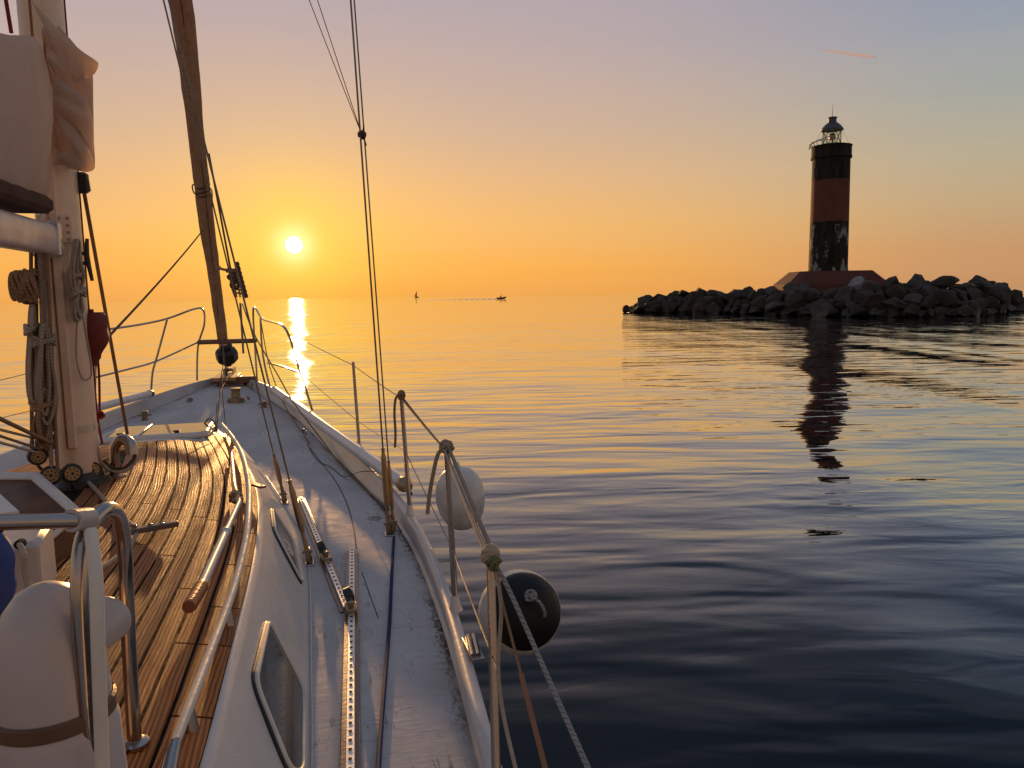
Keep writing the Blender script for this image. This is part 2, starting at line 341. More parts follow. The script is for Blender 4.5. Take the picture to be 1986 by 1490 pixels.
# ------------------------------------------------------------------ mesh helpers
COL = scene.collection
class MB:
    def __init__(s): s.v = []; s.f = []; s.uv = []; s.mi = []; s.col = []; s.cur = 0; s.tint = (1, 1, 1, 1)
    def face(s, idx, uv=None):
        s.f.append(tuple(idx)); s.uv.append(uv or [(0, 0)]*len(idx)); s.mi.append(s.cur); s.col.append(s.tint)
    def tube(s, pts, r, seg=10, smooth=True, closed=False, sub=4, cap=True, sq=1.0):
        pts = [Vector(p) for p in pts]; rr = r if isinstance(r, (list, tuple)) else [r]*len(pts)
        if smooth and len(pts) > 2:
            q = []; q2 = []; n = len(pts); rng = range(n if closed else n-1)
            for i in rng:
                if closed: a, b_, c, d = pts[(i-1) % n], pts[i], pts[(i+1) % n], pts[(i+2) % n]; ra, rb = rr[i], rr[(i+1) % n]
                else: a, b_, c, d = pts[max(i-1, 0)], pts[i], pts[i+1], pts[min(i+2, n-1)]; ra, rb = rr[i], rr[i+1]
                for k in range(sub):
                    t = k/sub; t2 = t*t; t3 = t2*t
                    q.append(.5*((2*b_)+(-a+c)*t+(2*a-5*b_+4*c-d)*t2+(-a+3*b_-3*c+d)*t3)); q2.append(ra+(rb-ra)*t)
            if not closed: q.append(pts[-1]); q2.append(rr[-1])
            pts, rr = q, q2
        n = len(pts); b0 = len(s.v); up = None; L = 0
        ls = []
        for i in range(n):
            if closed: tg = pts[(i+1) % n]-pts[i-1]
            else: tg = pts[min(i+1, n-1)]-pts[max(i-1, 0)]
            if tg.length < 1e-9: tg = Vector((0, 0, 1))
            tg.normalize()
            if up is None:
                up = tg.orthogonal().normalized()
            else:
                up = up-tg*up.dot(tg)
                up = up.normalized() if up.length > 1e-6 else tg.orthogonal().normalized()
            w = tg.cross(up)
            if i: L += (pts[i]-pts[i-1]).length
            ls.append(L)
            for k in range(seg):
                a = 2*math.pi*k/seg
                s.v.append(pts[i]+up*(math.cos(a)*rr[i])+w*(math.sin(a)*rr[i]*sq))
        m = n if closed else n-1
        for i in range(m):
            j = (i+1) % n; l0 = ls[i]; l1 = ls[j] if j else L+.01
            for k in range(seg):
                k2 = (k+1) % seg
                s.face((b0+i*seg+k, b0+i*seg+k2, b0+j*seg+k2, b0+j*seg+k), [(k/seg, l0), ((k+1)/seg, l0), ((k+1)/seg, l1), (k/seg, l1)])
        if cap and not closed:
            s.face([b0+k for k in range(seg)][::-1]); s.face([b0+(n-1)*seg+k for k in range(seg)])
        return s
    def box(s, c, size, M3=None, bev=0.0):
        c = Vector(c); hx, hy, hz = [x/2 for x in size]; M3 = M3 or Matrix.Identity(3)
        b = min(bev, hx*.9, hy*.9, hz*.9)
        if b <= 0:
            P8 = [(-hx, -hy, -hz), (hx, -hy, -hz), (hx, hy, -hz), (-hx, hy, -hz), (-hx, -hy, hz), (hx, -hy, hz), (hx, hy, hz), (-hx, hy, hz)]
            b0 = len(s.v); s.v += [c+M3 @ Vector(p) for p in P8]
            for f in ((0, 3, 2, 1), (4, 5, 6, 7), (0, 1, 5, 4), (1, 2, 6, 5), (2, 3, 7, 6), (3, 0, 4, 7)): s.face([b0+i for i in f])
            return s
        rings = [(-hz, b), (-hz+b, 0), (hz-b, 0), (hz, b)]
        b0 = len(s.v)
        for z, i in rings:
            x, y = hx-i, hy-i; cc = b
            for p in ((-x+cc*.5, -y), (x-cc*.5, -y), (x, -y+cc*.5), (x, y-cc*.5), (x-cc*.5, y), (-x+cc*.5, y), (-x, y-cc*.5), (-x, -y+cc*.5)):
                s.v.append(c+M3 @ Vector((p[0], p[1], z)))
        for r_ in range(3):
            for k in range(8):
                s.face((b0+r_*8+k, b0+r_*8+(k+1) % 8, b0+(r_+1)*8+(k+1) % 8, b0+(r_+1)*8+k))
        s.face([b0+k for k in range(8)][::-1]); s.face([b0+24+k for k in range(8)])
        return s
    def lathe(s, c, prof, seg=24, axis=(0, 0, 1), cap=True):
        c = Vector(c); q = Vector((0, 0, 1)).rotation_difference(Vector(axis).normalized()); b0 = len(s.v)
        for r_, z in prof:
            for k in range(seg):
                a = 2*math.pi*k/seg; s.v.append(c+q @ Vector((r_*math.cos(a), r_*math.sin(a), z)))
        for i in range(len(prof)-1):
            for k in range(seg):
                k2 = (k+1) % seg; s.face((b0+i*seg+k, b0+i*seg+k2, b0+(i+1)*seg+k2, b0+(i+1)*seg+k))
        if cap: s.face([b0+k for k in range(seg)][::-1]); s.face([b0+(len(prof)-1)*seg+k for k in range(seg)])
        return s
    def grid(s, rows, uvs=None, flip=False):
        b0 = len(s.v); n = len(rows[0])
        for r_ in rows: s.v += [Vector(p) for p in r_]
        for i in range(len(rows)-1):
            for j in range(n-1):
                q = [(i, j), (i, j+1), (i+1, j+1), (i+1, j)]
                if flip: q = q[::-1]
                s.face([b0+a*n+b_ for a, b_ in q], [uvs[a][b_] for a, b_ in q] if uvs else None)
        return s
    def prism(s, poly, off):
        """closed polygon (list of points) extruded by vector off"""
        poly = [Vector(p) for p in poly]; off = Vector(off); n = len(poly); b0 = len(s.v)
        s.v += poly+[p+off for p in poly]
        s.face(range(b0, b0+n)); s.face(list(range(b0+n, b0+2*n))[::-1])
        for i in range(n):
            j = (i+1) % n; s.face((b0+j, b0+i, b0+n+i, b0+n+j))
        return s
    def build(s, name, mats, parent=None, off=(0, 0, 0), frame=False, smooth=35, sharp=True):
        off = Vector(off)
        me = bpy.data.meshes.new(name); me.from_pydata([v-off for v in s.v], [], s.f)
        for m in (mats if isinstance(mats, (list, tuple)) else [mats]): me.materials.append(M[m])
        me.uv_layers.new(name='UVMap'); me.color_attributes.new('plank', 'FLOAT_COLOR', 'CORNER')
        uvl = me.uv_layers['UVMap']; ca = me.color_attributes['plank']
        li = 0
        for p, u, mi, c in zip(me.polygons, s.uv, s.mi, s.col):
            p.material_index = mi
            for k in range(p.loop_total):
                uvl.data[p.loop_start+k].uv = u[k]; ca.data[p.loop_start+k].color = c
        me.polygons.foreach_set('use_smooth', [True]*len(me.polygons))
        try: me.set_sharp_from_angle(angle=R(smooth))
        except Exception: pass
        me.update()
        o = bpy.data.objects.new(name, me); COL.objects.link(o)
        if parent is not None: o.parent = parent
        return o
def tag(o, label=None, cat=None, group=None, kind=None):
    for k, v in (('label', label), ('category', cat), ('group', group), ('kind', kind)):
        if v: o[k] = v
    return o

# ------------------------------------------------------------------ boat frame (x = starboard, y = forward, z = up; origin under the mast)
BM = Vector((-2.164, 3.763, 0)); TH = R(14.511)
UF = Vector((-math.sin(TH), math.cos(TH), 0)); SF = Vector((math.cos(TH), math.sin(TH), 0))
def toW(p): return BM+SF*p[0]+UF*p[1]+Vector((0, 0, p[2]))
def toB(w): q = Vector(w)-BM; return Vector((q.dot(SF), q.dot(UF), w[2]))
CB = toB(CAM)
def ray(px, py):
    d = cf+cr*((px-993)/FOC)-cv*((py-745)/FOC)
    return Vector((d.dot(SF), d.dot(UF), d.z))
def P(px, py, z=None, s=None, l=None):
    """a surveyed sight line met with a level z, a fore-and-aft plane s or an athwartships plane l (boat metres)"""
    d = ray(px, py)
    t = (z-CB.z)/d.z if z is not None else ((s-CB.x)/d.x if s is not None else (l-CB.y)/d.y)
    return CB+d*t
def on(px, py, g, t0=.4, t1=14.0):
    d = ray(px, py); n = 400; a = t0; ga = g(CB+d*a)
    for i in range(1, n+1):
        b = t0+(t1-t0)*i/n; gb = g(CB+d*b)
        if ga*gb <= 0:
            for _ in range(30):
                c = (a+b)/2; gc = g(CB+d*c)
                if ga*gc <= 0: b = c
                else: a, ga = c, gc
            return CB+d*a
        a, ga = b, gb
    print('MISS', px, py); return CB+d*4
def interp(tab, x):
    if x <= tab[0][0]: return tab[0][1]
    for (a, va), (b, vb) in zip(tab, tab[1:]):
        if x <= b:
            t = (x-a)/(b-a); return va+(vb-va)*t
    return tab[-1][1]
def smooth_tab(tab, step=.1):
    xs = []; x = tab[0][0]
    while x < tab[-1][0]+1e-6: xs.append(x); x += step
    ys = [sum(interp(tab, x+k*.07) for k in range(-4, 5))/9 for x in xs]
    return list(zip(xs, ys))
def zr(l): return 1.28+.28*max(0, (l+2)/9.5)**1.6          # top of the bulwark
HB = smooth_tab([(-6.6, 1.05), (-5.5, 1.28), (-4, 1.48), (-3, 1.57), (-2.2, 1.61), (-1.7, 1.65), (-1.1, 1.69), (-.3, 1.71), (.37, 1.69), (1, 1.63), (2, 1.49), (3.41, 1.27), (4.7, 1.0), (5.6, .75), (6.2, .56), (6.8, .32), (7.15, .10)])
def hb(l): return interp(HB, l)
def hbk(l): return interp([(-6, .06), (-2.5, .07), (0, .10), (3, .14), (6, .13), (7.2, .08)], l)
def dz(s, l): return zr(l)-hbk(l)+.025*(1-min(1, (s/max(hb(l), .2)))**2)
WT = smooth_tab([(-3.3, .86), (-2.5, .895), (-1.7, .905), (-1.1, .91), (-.5, .89), (.12, .835), (1, .69), (2.0, .50), (2.7, .36), (3.4, .22), (4.1, .10)])
WF = smooth_tab([(-3.3, 1.05), (-1.95, 1.085), (-.53, 1.08), (.28, 1.055), (1.48, .84), (2.5, .64), (3.6, .40), (4.3, .22)])
def wt(l): return interp(WT, l)
def wf(l): return interp(WF, l)
def zt(l): return interp([(-9, 1.60), (.3, 1.60), (1.2, 1.575), (2.1, 1.54), (2.9, 1.47), (3.6, 1.41), (4.2, dz(0, 4.2)-.01)], l)
def cam_(l): return interp([(-3, .10), (.2, .10), (1.7, .065), (2.6, .05), (4.2, .0)], l)
def tz(s, l): return zt(l)+cam_(l)*(1-min(1.0, abs(s)/max(.05, wt(l)))**2)
gdeck = lambda p: p.z-dz(p.x, p.y)
groof = lambda p: p.z-tz(p.x, p.y)
def gside(p):
    f = (zt(p.y)-p.z)/max(.05, zt(p.y)-dz(1, p.y)); return p.x-(wt(p.y)+(wf(p.y)-wt(p.y))*f)
def D(px, py, up=0.0): return on(px, py, lambda p: p.z-dz(p.x, p.y)-up)
def T(px, py, up=0.0): return on(px, py, lambda p: p.z-tz(p.x, p.y)-up)
def S(px, py, out=0.0): return on(px, py, lambda p: gside(p)-out, t0=1.0, t1=9)

# ------------------------------------------------------------------ the sea
mb = MB(); mb.box((0, 25000, -2.0), (90000, 60000, 4.0))
mb.build('water', 'water', smooth=20)['kind'] = 'structure'

# ------------------------------------------------------------------ the yacht
yacht = bpy.data.objects.new('sailing_yacht', None); COL.objects.link(yacht)
yacht.location = BM; yacht.rotation_euler = (0, 0, TH)
tag(yacht, 'white sailing yacht with weathered teak coachroof in the foreground, bow towards the sun', 'sailing yacht')
def part(mb, name, mats, parent=None, label=None, **k):
    o = mb.build(name, mats, parent or yacht, **k)
    if label: o['label'] = label
    return o
def thing(mb, name, mats, label, cat, group=None, base=None, **k):
    """a top-level mesh, its origin at its own base"""
    if base is None:
        lo = min(v.z for v in mb.v); n = len(mb.v)
        base = Vector((sum(v.x for v in mb.v)/n, sum(v.y for v in mb.v)/n, lo))
    o = mb.build(name, mats, None, off=base, **k); o.location = toW(base); o.rotation_euler = (0, 0, TH)
    return tag(o, label, cat, group)
def root(name, label, cat, base, group=None):
    e = bpy.data.objects.new(name, None); COL.objects.link(e); e.location = toW(base); e.rotation_euler = (0, 0, TH)
    e['_b'] = list(base); return tag(e, label, cat, group)
def sub(mb, name, mats, parent, base, label=None, **k):
    o = mb.build(name, mats, parent, off=base, **k)
    if label: o['label'] = label
    return o

# hull side below the bulwark cap, both sides and transom
LS = [-6.6+i*.15 for i in range(int((7.15+6.6)/.15)+1)]+[7.15]
def hull_ring(l):
    w = hb(l); z = zr(l); pts = []
    for zz, k in ((-.5, .80), (0, .88), (.4, .94), (.8, .975), (z-.10, .995), (z-.035, 1.0)):
        pts.append((w*k if w > .15 else w*.6, l if zz > .2 else l-max(0, l-5)*.28*(1-zz/1.2), zz))
    return pts
mb = MB()
for sg in (1, -1):
    mb.grid([[(p[0]*sg, p[1], p[2]) for p in hull_ring(l)] for l in LS], flip=sg < 0)
tr = hull_ring(-6.6); mb.face([len(mb.v)+i for i in range(len(tr)*2)]); mb.v += [Vector(p) for p in tr]+[Vector((-p[0], p[1], p[2])) for p in tr[::-1]]
part(mb, 'hull', 'white')
# moulded bulwark, one each side
for sg in (1, -1):
    mb = MB(); rows = []
    for l in LS:
        w = hb(l); z = zr(l); h = hbk(l); t = interp([(-6, .035), (-2, .035), (0, .055), (3, .11), (6, .10), (7.15, .05)], l); t = min(t, w*.6)
        sec = [(w, z-.035), (w+.010, z-.026), (w+.006, z-.008), (w-.012, z), (w-.034, z-.003), (w-.046, z-.018), (w-t+.006, z-h+.012), (w-t-.010, z-h+.002), (w-t-.03, z-h-.02)]
        rows.append([(a*sg, l, b) for a, b in sec])
    mb.grid(rows, flip=sg > 0)
    part(mb, 'bulwark', 'rail', label='starboard bulwark with grimy inner corner' if sg > 0 else 'port bulwark', smooth=50)
# deck
mb = MB(); rows = []; uvs = []
for l in LS:
    t = interp([(-6, .035), (-2, .035), (0, .055), (3, .11), (6, .10), (7.15, .05)], l); w = max(.02, hb(l)-min(t, hb(l)*.6))
    xs = [w*k/22 for k in range(-22, 23)]; xs = [-w, -w+.02]+xs[1:-1]+[w-.02, w] if w > .4 else [-w, -w*.98]+xs[1:-1]+[w*.98, w]
    rows.append([(x, l, dz(x, l)) for x in xs]); uvs.append([(w-abs(x), l) for x in xs])
mb.grid(rows, uvs, flip=True); part(mb, 'deck', 'deck')
# dark sealant seam where deck meets bulwark
for sg in (1,):
    mb = MB(); pts = []
    for l in [x for x in LS if .25 < x < 5.8]:
        t = interp([(-6, .035), (-2, .035), (0, .055), (3, .11), (6, .10), (7.15, .05)], l)
        pts.append((sg*(hb(l)-t-.012), l, dz(hb(l), l)+.003))
    mb.tube(pts, .0035, 6); part(mb, 'deck_seam', 'grime')
mb = MB(); mb.tube([D(596, 862, .001), D(625, 900, .001), D(650, 932, .001), D(672, 975, .001), D(685, 1020, .001), D(691, 1064, .001)], .0035, 6); part(mb, 'deck_seam', 'grime', label='curved hairline seam on the side deck')
mb = MB(); mb.tube([D(702, 1110, .000), D(716, 1150, .000), D(734, 1200, .000)], .0025, 6); part(mb, 'deck_seam', 'grime', label='short faint seam beside the straight jib track')
# anchor platform at the stem
mb = MB(); mb.box((0, 6.95, zr(6.9)+.012), (.30, .75, .05), bev=.01); mb.box((-.06, 7.35, zr(7)+.05), (.012, .42, .10)); mb.box((.06, 7.35, zr(7)+.05), (.012, .42, .10))
mb.lathe((-.05, 7.48, zr(7)+.06), [(.045, 0), (.02, .03), (.02, .07), (.045, .10)], 14, (1, 0, 0)); part(mb, 'bow_roller', 'bronze')

# coachroof shell
LC = [-3.3+i*.1 for i in range(76)]
mb = MB(); rows = []
for l in LC:
    a, b = wt(l), wf(l); z1, z0 = zt(l), dz(1, l)-.01; r_ = .025
    half = [(b+.012, z0), (b, z0+.012), (a+(b-a)*.5, (z0+z1)/2), (a+.012, z1-.022), (a+.002, z1-.008), (a-.012, z1-.001)]
    top = [(x, tz(x, l)-.006) for x in [a*(1-k/8) for k in range(1, 9)]]
    hs = half+top
    rows.append([(x, l, z) for x, z in hs]+[(-x, l, z) for x, z in hs[::-1][1:]])
mb.grid(rows)
bk = rows[0]; b0 = len(mb.v); mb.v += [Vector(p) for p in bk]; mb.face(range(b0, b0+len(bk)))
roof = part(mb, 'coachroof', 'white', smooth=50)
# small fillet where the cabin side lands on the deck
mb = MB(); mb.tube([(wf(l)+.012, l, dz(1, l)+.002) for l in LC if l < 3.9], .003, 6); part(mb, 'cabin_foot_fillet', 'white', roof)

# cabin windows
def window(pts, nm='window'):
    c = sum(pts, Vector())/len(pts)
    n = (pts[1]-pts[0]).cross(pts[2]-pts[0]).normalized()
    if n.x < 0: n = -n
    # rounded outline
    out = []; m = len(pts)
    for i in range(m):
        p, a, b = pts[i], pts[i-1], pts[(i+1) % m]
        ra = min(.055, (a-p).length*.35); rb = min(.055, (b-p).length*.35)
        A = p+(a-p).normalized()*ra; B_ = p+(b-p).normalized()*rb
        for k in range(6):
            t = k/5; out.append(A*(1-t)**2+p*2*t*(1-t)+B_*t*t)
    g = MB(); g.prism([q+n*.004 for q in out], n*.004)
    w = part(g, nm, 'acrylic', roof)
    f = MB(); f.tube([q+n*.008 for q in out], .0095, 8, closed=True, smooth=False); f2 = f.build('window_frame', 'cream', roof)
    f = MB(); f.tube([q+(q-c).normalized()*.012+n*.003 for q in out], .006, 6, closed=True, smooth=False); f.build('window_gasket', 'black', roof)
window([S(517, 1205), S(585, 1338), S(583, 1500), S(558, 1500), S(489, 1325)])
window([S(525, 988), S(565, 1050), S(584, 1135), S(530, 1032)])

# teak planking
mb = MB(); mb.cur = 1
rows = []
for l in [-3.28+i*.12 for i in range(46)]:
    w_ = wt(l)-.014
    rows.append([(x, l, tz(x, l)+.003) for x in [w_*k/10 for k in range(-10, 11)]])
rows = [r_ for r_ in rows if r_[0][1] <= 1.56]
mb.grid(rows, flip=True)
for sg in (1, -1):                                  # horns each side of the fore hatch
    rr_ = []
    for l in [1.56+.06*i for i in range(9)]:
        w_ = wt(l)-.014; rr_.append([(sg*x, l, tz(x, l)+.003) for x in (min(.40, w_), (.40+w_)/2 if w_ > .4 else w_, w_)])
    mb.grid(rr_, flip=sg > 0)
mb.cur = 0
pw, gap = .058, .0072
def plank(sg, o0, o1, l0, l1, fn, tint, uo):
    """strip whose edges are fn(l)-o0 and fn(l)-o1"""
    n = max(2, int((l1-l0)/.1)); rows = []; uvs = []
    for i in range(n+1):
        l = l0+(l1-l0)*i/n
        a, b = fn(l)-o0, fn(l)-o1
        b = max(b, 0.003); a = max(a, b+.001)
        zz = lambda x: tz(x, l)
        rows.append([(sg*a, l, zz(a)+.002), (sg*(a-.0015), l, zz(a)+.0058), (sg*(a+b)/2, l, zz((a+b)/2)+.0064), (sg*(b+.0015), l, zz(b)+.0058), (sg*b, l, zz(b)+.002)])
        uvs.append([(uo[0]+x, l+uo[1]) for x in (0, .002, (a-b)/2, a-b-.002, a-b)])
    mb.tint = tint; mb.grid(rows, uvs, flip=sg < 0)
    for r_, fl in ((rows[0], 0), (rows[-1], 1)):
        b0 = len(mb.v); mb.v += [Vector(p) for p in r_]; mb.face(range(b0, b0+5), [(uo[0], uo[1])]*5)
def tint(): k = rnd.uniform(.60, 1.15); return (k, k*rnd.uniform(.95, 1.03), k*rnd.uniform(.88, 1.05), 1)
mg = .105
for sg in (1, -1):
    # wide margin board with short butts
    l = -3.25
    while l < 2.02:
        e = min(2.04, l+rnd.uniform(.24, .5)); plank(sg, .016, mg, l, e-.009, wt, tint(), (rnd.random()*9, rnd.random()*9)); l = e
    k = 0
    while k < 15:
        o0 = mg+gap+k*pw; o1 = o0+pw-gap
        l = -3.25-rnd.random()*.8
        while l < 2.0:
            e = l+rnd.uniform(.7, 1.9)
            a = max(l, -3.25); b = e-.009
            # the forward end: horns beside the hatch, straight cut behind it
            mid = lambda q: wt(q)-(o0+o1)/2
            lim = 2.0 if mid(1.7) > .40 else 1.55
            b = min(b, lim)
            # stop where the plank would cross the centreline
            seg_a = None; q = a
            pts_ok = []
            while q < b:
                ok = wt(q)-o1 > .03
                pts_ok.append((q, ok)); q += .05
            run = [q for q, ok in pts_ok if ok]
            if run and run[-1]-run[0] > .06: plank(sg, o0, o1, run[0], min(run[-1]+.05, b), wt, tint(), (rnd.random()*9, rnd.random()*9))
            l = e
        k += 1
planks = part(mb, 'teak_planking', ['teak', 'caulk'], roof)
# handrail along the cabin top
hp = [T(x, y, .055) for x, y in [(430, 822), (452, 850), (470, 885), (481, 935), (482, 985), (478, 1040), (462, 1110), (440, 1180), (415, 1245), (390, 1310), (365, 1375), (340, 1440)]]
mb = MB(); mb.tube(hp, [.010, .013]+[.0155]*9+[.013], 12, sub=6, sq=.75); part(mb, 'handrail', 'cream', roof, smooth=60)
for i in (1, 4, 7, 10):
    mb = MB(); q = hp[i]; mb.tube([(q.x, q.y, q.z), (q.x, q.y, tz(q.x, q.y))], [.014, .022], 8, smooth=False); part(mb, 'handrail_foot', 'steel', roof, smooth=60)
mb = MB(); q = hp[-1]; mb.tube([q, (q.x-.006, q.y-.09, tz(q.x, q.y)+.02)], [.014, .02], 10, smooth=False); part(mb, 'handrail_end_socket', 'steel', roof, smooth=60)

# fore hatch
hz = 1.615; hx = .36; y0, y1 = 1.78, 2.42
mb = MB(); mb.tube([(-hx, y0, hz), (hx-.05, y0, hz), (hx, y0+.05, hz), (hx-.03, y1, hz-.03), (-hx+.03, y1, hz-.03), (-hx, y0+.05, hz)], .026, 8, closed=True, smooth=False, sq=.8)
mb.box((0, (y0+y1)/2, hz-.05), (2*hx, y1-y0, .055), bev=.012)
hatch = part(mb, 'fore_hatch', 'white', label='white framed fore hatch with mirror-like pane')
mb = MB(); mb.box((0, (y0+y1)/2, hz-.006), (2*hx-.05, y1-y0-.05, .012), bev=.003); part(mb, 'hatch_pane', 'hatch_glass', hatch)
for x in (-.22, .16):  # two lever handles
    mb = MB(); mb.box((x, y0+.07, hz+.012), (.035, .05, .025), bev=.006); mb.box((x, y0+.06, hz+.03), (.05, .018, .012), bev=.003); part(mb, 'hatch_handle', 'black', hatch)
mb = MB(); mb.box((-.12, (y0+y1)/2, hz+.005), (.022, y1-y0-.06, .010), bev=.002); part(mb, 'hatch_bar', 'white', hatch)

# skylight lid beside the mast (smoked pane, white frame)
A = P(-60, 925, z=1.90); B_ = P(68, 925, z=1.90); Cc = P(150, 997, z=1.84); Dd = P(60, 1078, z=1.68); Ee = P(-60, 1120, z=1.68)
_n = (B_-A).cross(Cc-A).normalized(); gl = lambda p: (p-A).dot(_n)
Dd = on(60, 1078, gl); Ee = on(-50, 1120, gl); pl = [A, B_, Cc, Dd, Ee]
mb = MB(); mb.prism([p+_n*(-.02 if _n.z > 0 else .02) for p in pl], (0, 0, .014)); sk = part(mb, 'skylight', 'acrylic_brown')
_c = sum(pl, Vector())/5; mb = MB(); tp_ = [p.lerp(_c, .10)-Vector((0, 0, .022)) for p in pl]; bt_ = [Vector((p.x, p.y, tz(p.x, p.y)-.02)) for p in tp_]
mb.grid([tp_+[tp_[0]], bt_+[bt_[0]]]); part(mb, 'skylight_coaming', 'wood_dark', sk)
mb = MB(); mb.tube([A, B_, Cc, Dd, Ee], [.022, .022, .02, .014, .014], 8, smooth=False, closed=False, sq=.7); part(mb, 'skylight_frame', 'white', sk)
mb = MB(); f0 = P(-40, 930, z=1.93); f1 = P(38, 1003, z=1.89); mb.prism([f0, f1, P(-40, 1012, z=1.87)], (0, 0, .02)); part(mb, 'skylight_panel', 'white', sk)
# instrument box at the left edge
bc_ = P(15, 1100, l=-2.15)
mb = MB(); mb.box(bc_, (.17, .20, .16), Matrix.Rotation(R(8), 3, 'Z'), bev=.012); ib = part(mb, 'deck_box', 'plastic_white')
mb = MB(); q = P(38, 1056, l=-2.262); mb.lathe(q, [(.011, -.012), (.011, .004)], 14, (0, -1, 0)); part(mb, 'box_hole', 'hole', ib)

# dorade cowl in the near corner
dc = P(100, 1300, l=-2.70); dx, dy = dc.x, dc.y; zb = tz(dx, dy)
zt_ = P(105, 1128, l=-2.70).z; hgt = zt_-zb
mb = MB(); r_ = .094
zbd = P(100, 1424, l=dy-.09).z
prof = [(r_*1.22, zb-.02), (r_*1.18, zb+.02), (r_*1.10, zbd-.03), (r_*1.05, zbd-.018), (r_*1.0, zbd), (r_*1.0, zb+hgt*.50), (r_*.96, zb+hgt*.66), (r_*.87, zb+hgt*.79), (r_*.72, zb+hgt*.90), (r_*.48, zb+hgt*.965), (r_*.24, zb+hgt*.99), (.001, zb+hgt)]
mb.lathe((dx, dy, 0), prof, 40)
cowl = part(mb, 'ventilator_cowl', 'plastic_white', smooth=60, label='white bullet shaped ventilator cowl')
mb = MB(); mb.lathe((dx, dy, 0), [(r_+.001, zbd-.016), (r_+.0065, zbd-.012), (r_+.0065, zbd+.012), (r_+.001, zbd+.016)], 40, cap=False); part(mb, 'cowl_band', 'brown_band', cowl)
mb = MB(); c2 = P(203, 1215, l=-2.50)
mb.lathe(c2-Vector((.012, .05, .0)), [(.02, -.04), (.034, -.02), (.043, .02), (.050, .05), (.053, .065), (.050, .072), (.042, .06), (.03, .03)], 30, (.15, .97, .15)); part(mb, 'cowl_mouth', 'plastic_white', cowl, smooth=60)
mb = MB(); c3 = P(215, 1470, l=-2.55); mb.lathe((c3.x-.03, c3.y, tz(c3.x, c3.y)-.01), [(.05, 0), (.048, .05), (.038, .10), (.025, .13), (.001, .14)], 26); part(mb, 'deck_fairing', 'plastic_white', cowl, smooth=60)

# stainless guard hoop round the cowl
hr = T(262, 1452); hl = P(171, 1440, l=-2.76)
tR = P(243, 1085, l=hr.y); tL = P(158, 1085, l=hl.y)
mb = MB()
arch = [Vector((hl.x, hl.y, tz(hl.x, hl.y)-.0)), hl, P(162, 1300, l=hl.y), P(154, 1150, l=hl.y), P(159, 1060, l=hl.y+.03), P(184, 1005, l=hl.y+.09), P(212, 988, l=-2.62), P(233, 1012, l=-2.53), tR, P(250, 1250, l=hr.y), hr]
mb.tube(arch, .0148, 16, sub=7); hoop = part(mb, 'guard_hoop', 'steel', smooth=60)
mb = MB(); mb.lathe((hr.x, hr.y, tz(hr.x, hr.y)+.008), [(.03, 0), (.03, .008), (.018, .014)], 20); part(mb, 'hoop_foot', 'steel', hoop)
mb = MB(); q0 = P(-40, 1014, l=-2.78); q1 = P(150, 1010, l=-2.74); mb.tube([q0, q1], .0135, 16, smooth=False); part(mb, 'hoop_crossbar', 'steel', hoop, smooth=60)
mb = MB(); q1 = P(158, 1008, l=-2.72); mb.tube([P(138, 1010, l=-2.745), P(172, 1006, l=-2.70)], .020, 14, smooth=False); part(mb, 'hoop_collar', 'plastic_white', hoop)
mb = MB(); mb.tube([P(176, 1030, l=-2.74), P(186, 1120, l=-2.80), P(190, 1250, l=-2.82), P(196, 1420, l=-2.82), P(200, 1530, l=-2.82)], .0110, 12, sq=1.0); part(mb, 'padding_strip', 'cream', hoop, smooth=60)

# swan neck ventilator by the mast
b0_ = T(222, 925); vy = b0_.y
mb = MB(); mb.tube([b0_-Vector((0, 0, .01)), P(222, 895, l=vy), P(223, 868, l=vy), P(237, 852, l=vy), P(253, 862, l=vy-.02), P(257, 882, l=vy-.03)], [.024, .024, .024, .027, .029, .031], 16, sub=6)
sv = part(mb, 'swan_neck_vent', 'steel', smooth=60)
mb = MB(); mb.lathe(b0_, [(.062, -.004), (.062, .006), (.036, .012)], 24); part(mb, 'vent_flange', 'bronze', sv)
# block plate with studs on the planks
ta = T(246, 1027, .03); tb = T(345, 1020, .03)
mb = MB(); d_ = (tb-ta).normalized(); an = math.atan2(d_.y, d_.x); mb.box((ta+tb)/2, ((tb-ta).length, .035, .022), Matrix.Rotation(an, 3, 'Z'), bev=.003)
pt = part(mb, 'halyard_track', 'wire')
for k in (.15, .45, .68, .9):
    q = ta.lerp(tb, k); mb = MB(); mb.lathe(q+Vector((0, 0, .011)), [(.009, 0), (.009, .005), (.004, .008)], 12); part(mb, 'track_stud', 'steel', pt)

# mast
MZ0 = tz(0, 0)
def mast_ring(z, a=.093, b=.125, n=28): return [(a*math.cos(2*math.pi*k/n), b*math.sin(2*math.pi*k/n)-.0, z) for k in range(n+1)]
mb = MB(); mb.grid([mast_ring(z) for z in (MZ0-.02, 2.2, 2.7, 3.2, 4, 6, 10, 14.2)])
mast = part(mb, 'mast', 'mast', smooth=60)
mb = MB(); mb.box((.02, -.133, 8), (.035, .035, 12.2), bev=.006); mb.box((-.012, -.135, 8), (.008, .035, 12.2)); part(mb, 'sail_track', 'mast', mast)
mb = MB(); mb.grid([mast_ring(z, a, b) for z, a, b in ((MZ0-.01, .135, .17), (MZ0+.02, .13, .165), (MZ0+.03, .11, .14), (MZ0+.07, .098, .13))]); part(mb, 'mast_collar', 'black', mast)
mb = MB(); mb.grid([mast_ring(z, a, b) for z, a, b in ((1.97, .0935, .1255), (1.97, .097, .129), (2.0, .097, .129), (2.0, .0935, .1255))]); part(mb, 'mast_band', 'steel', mast)
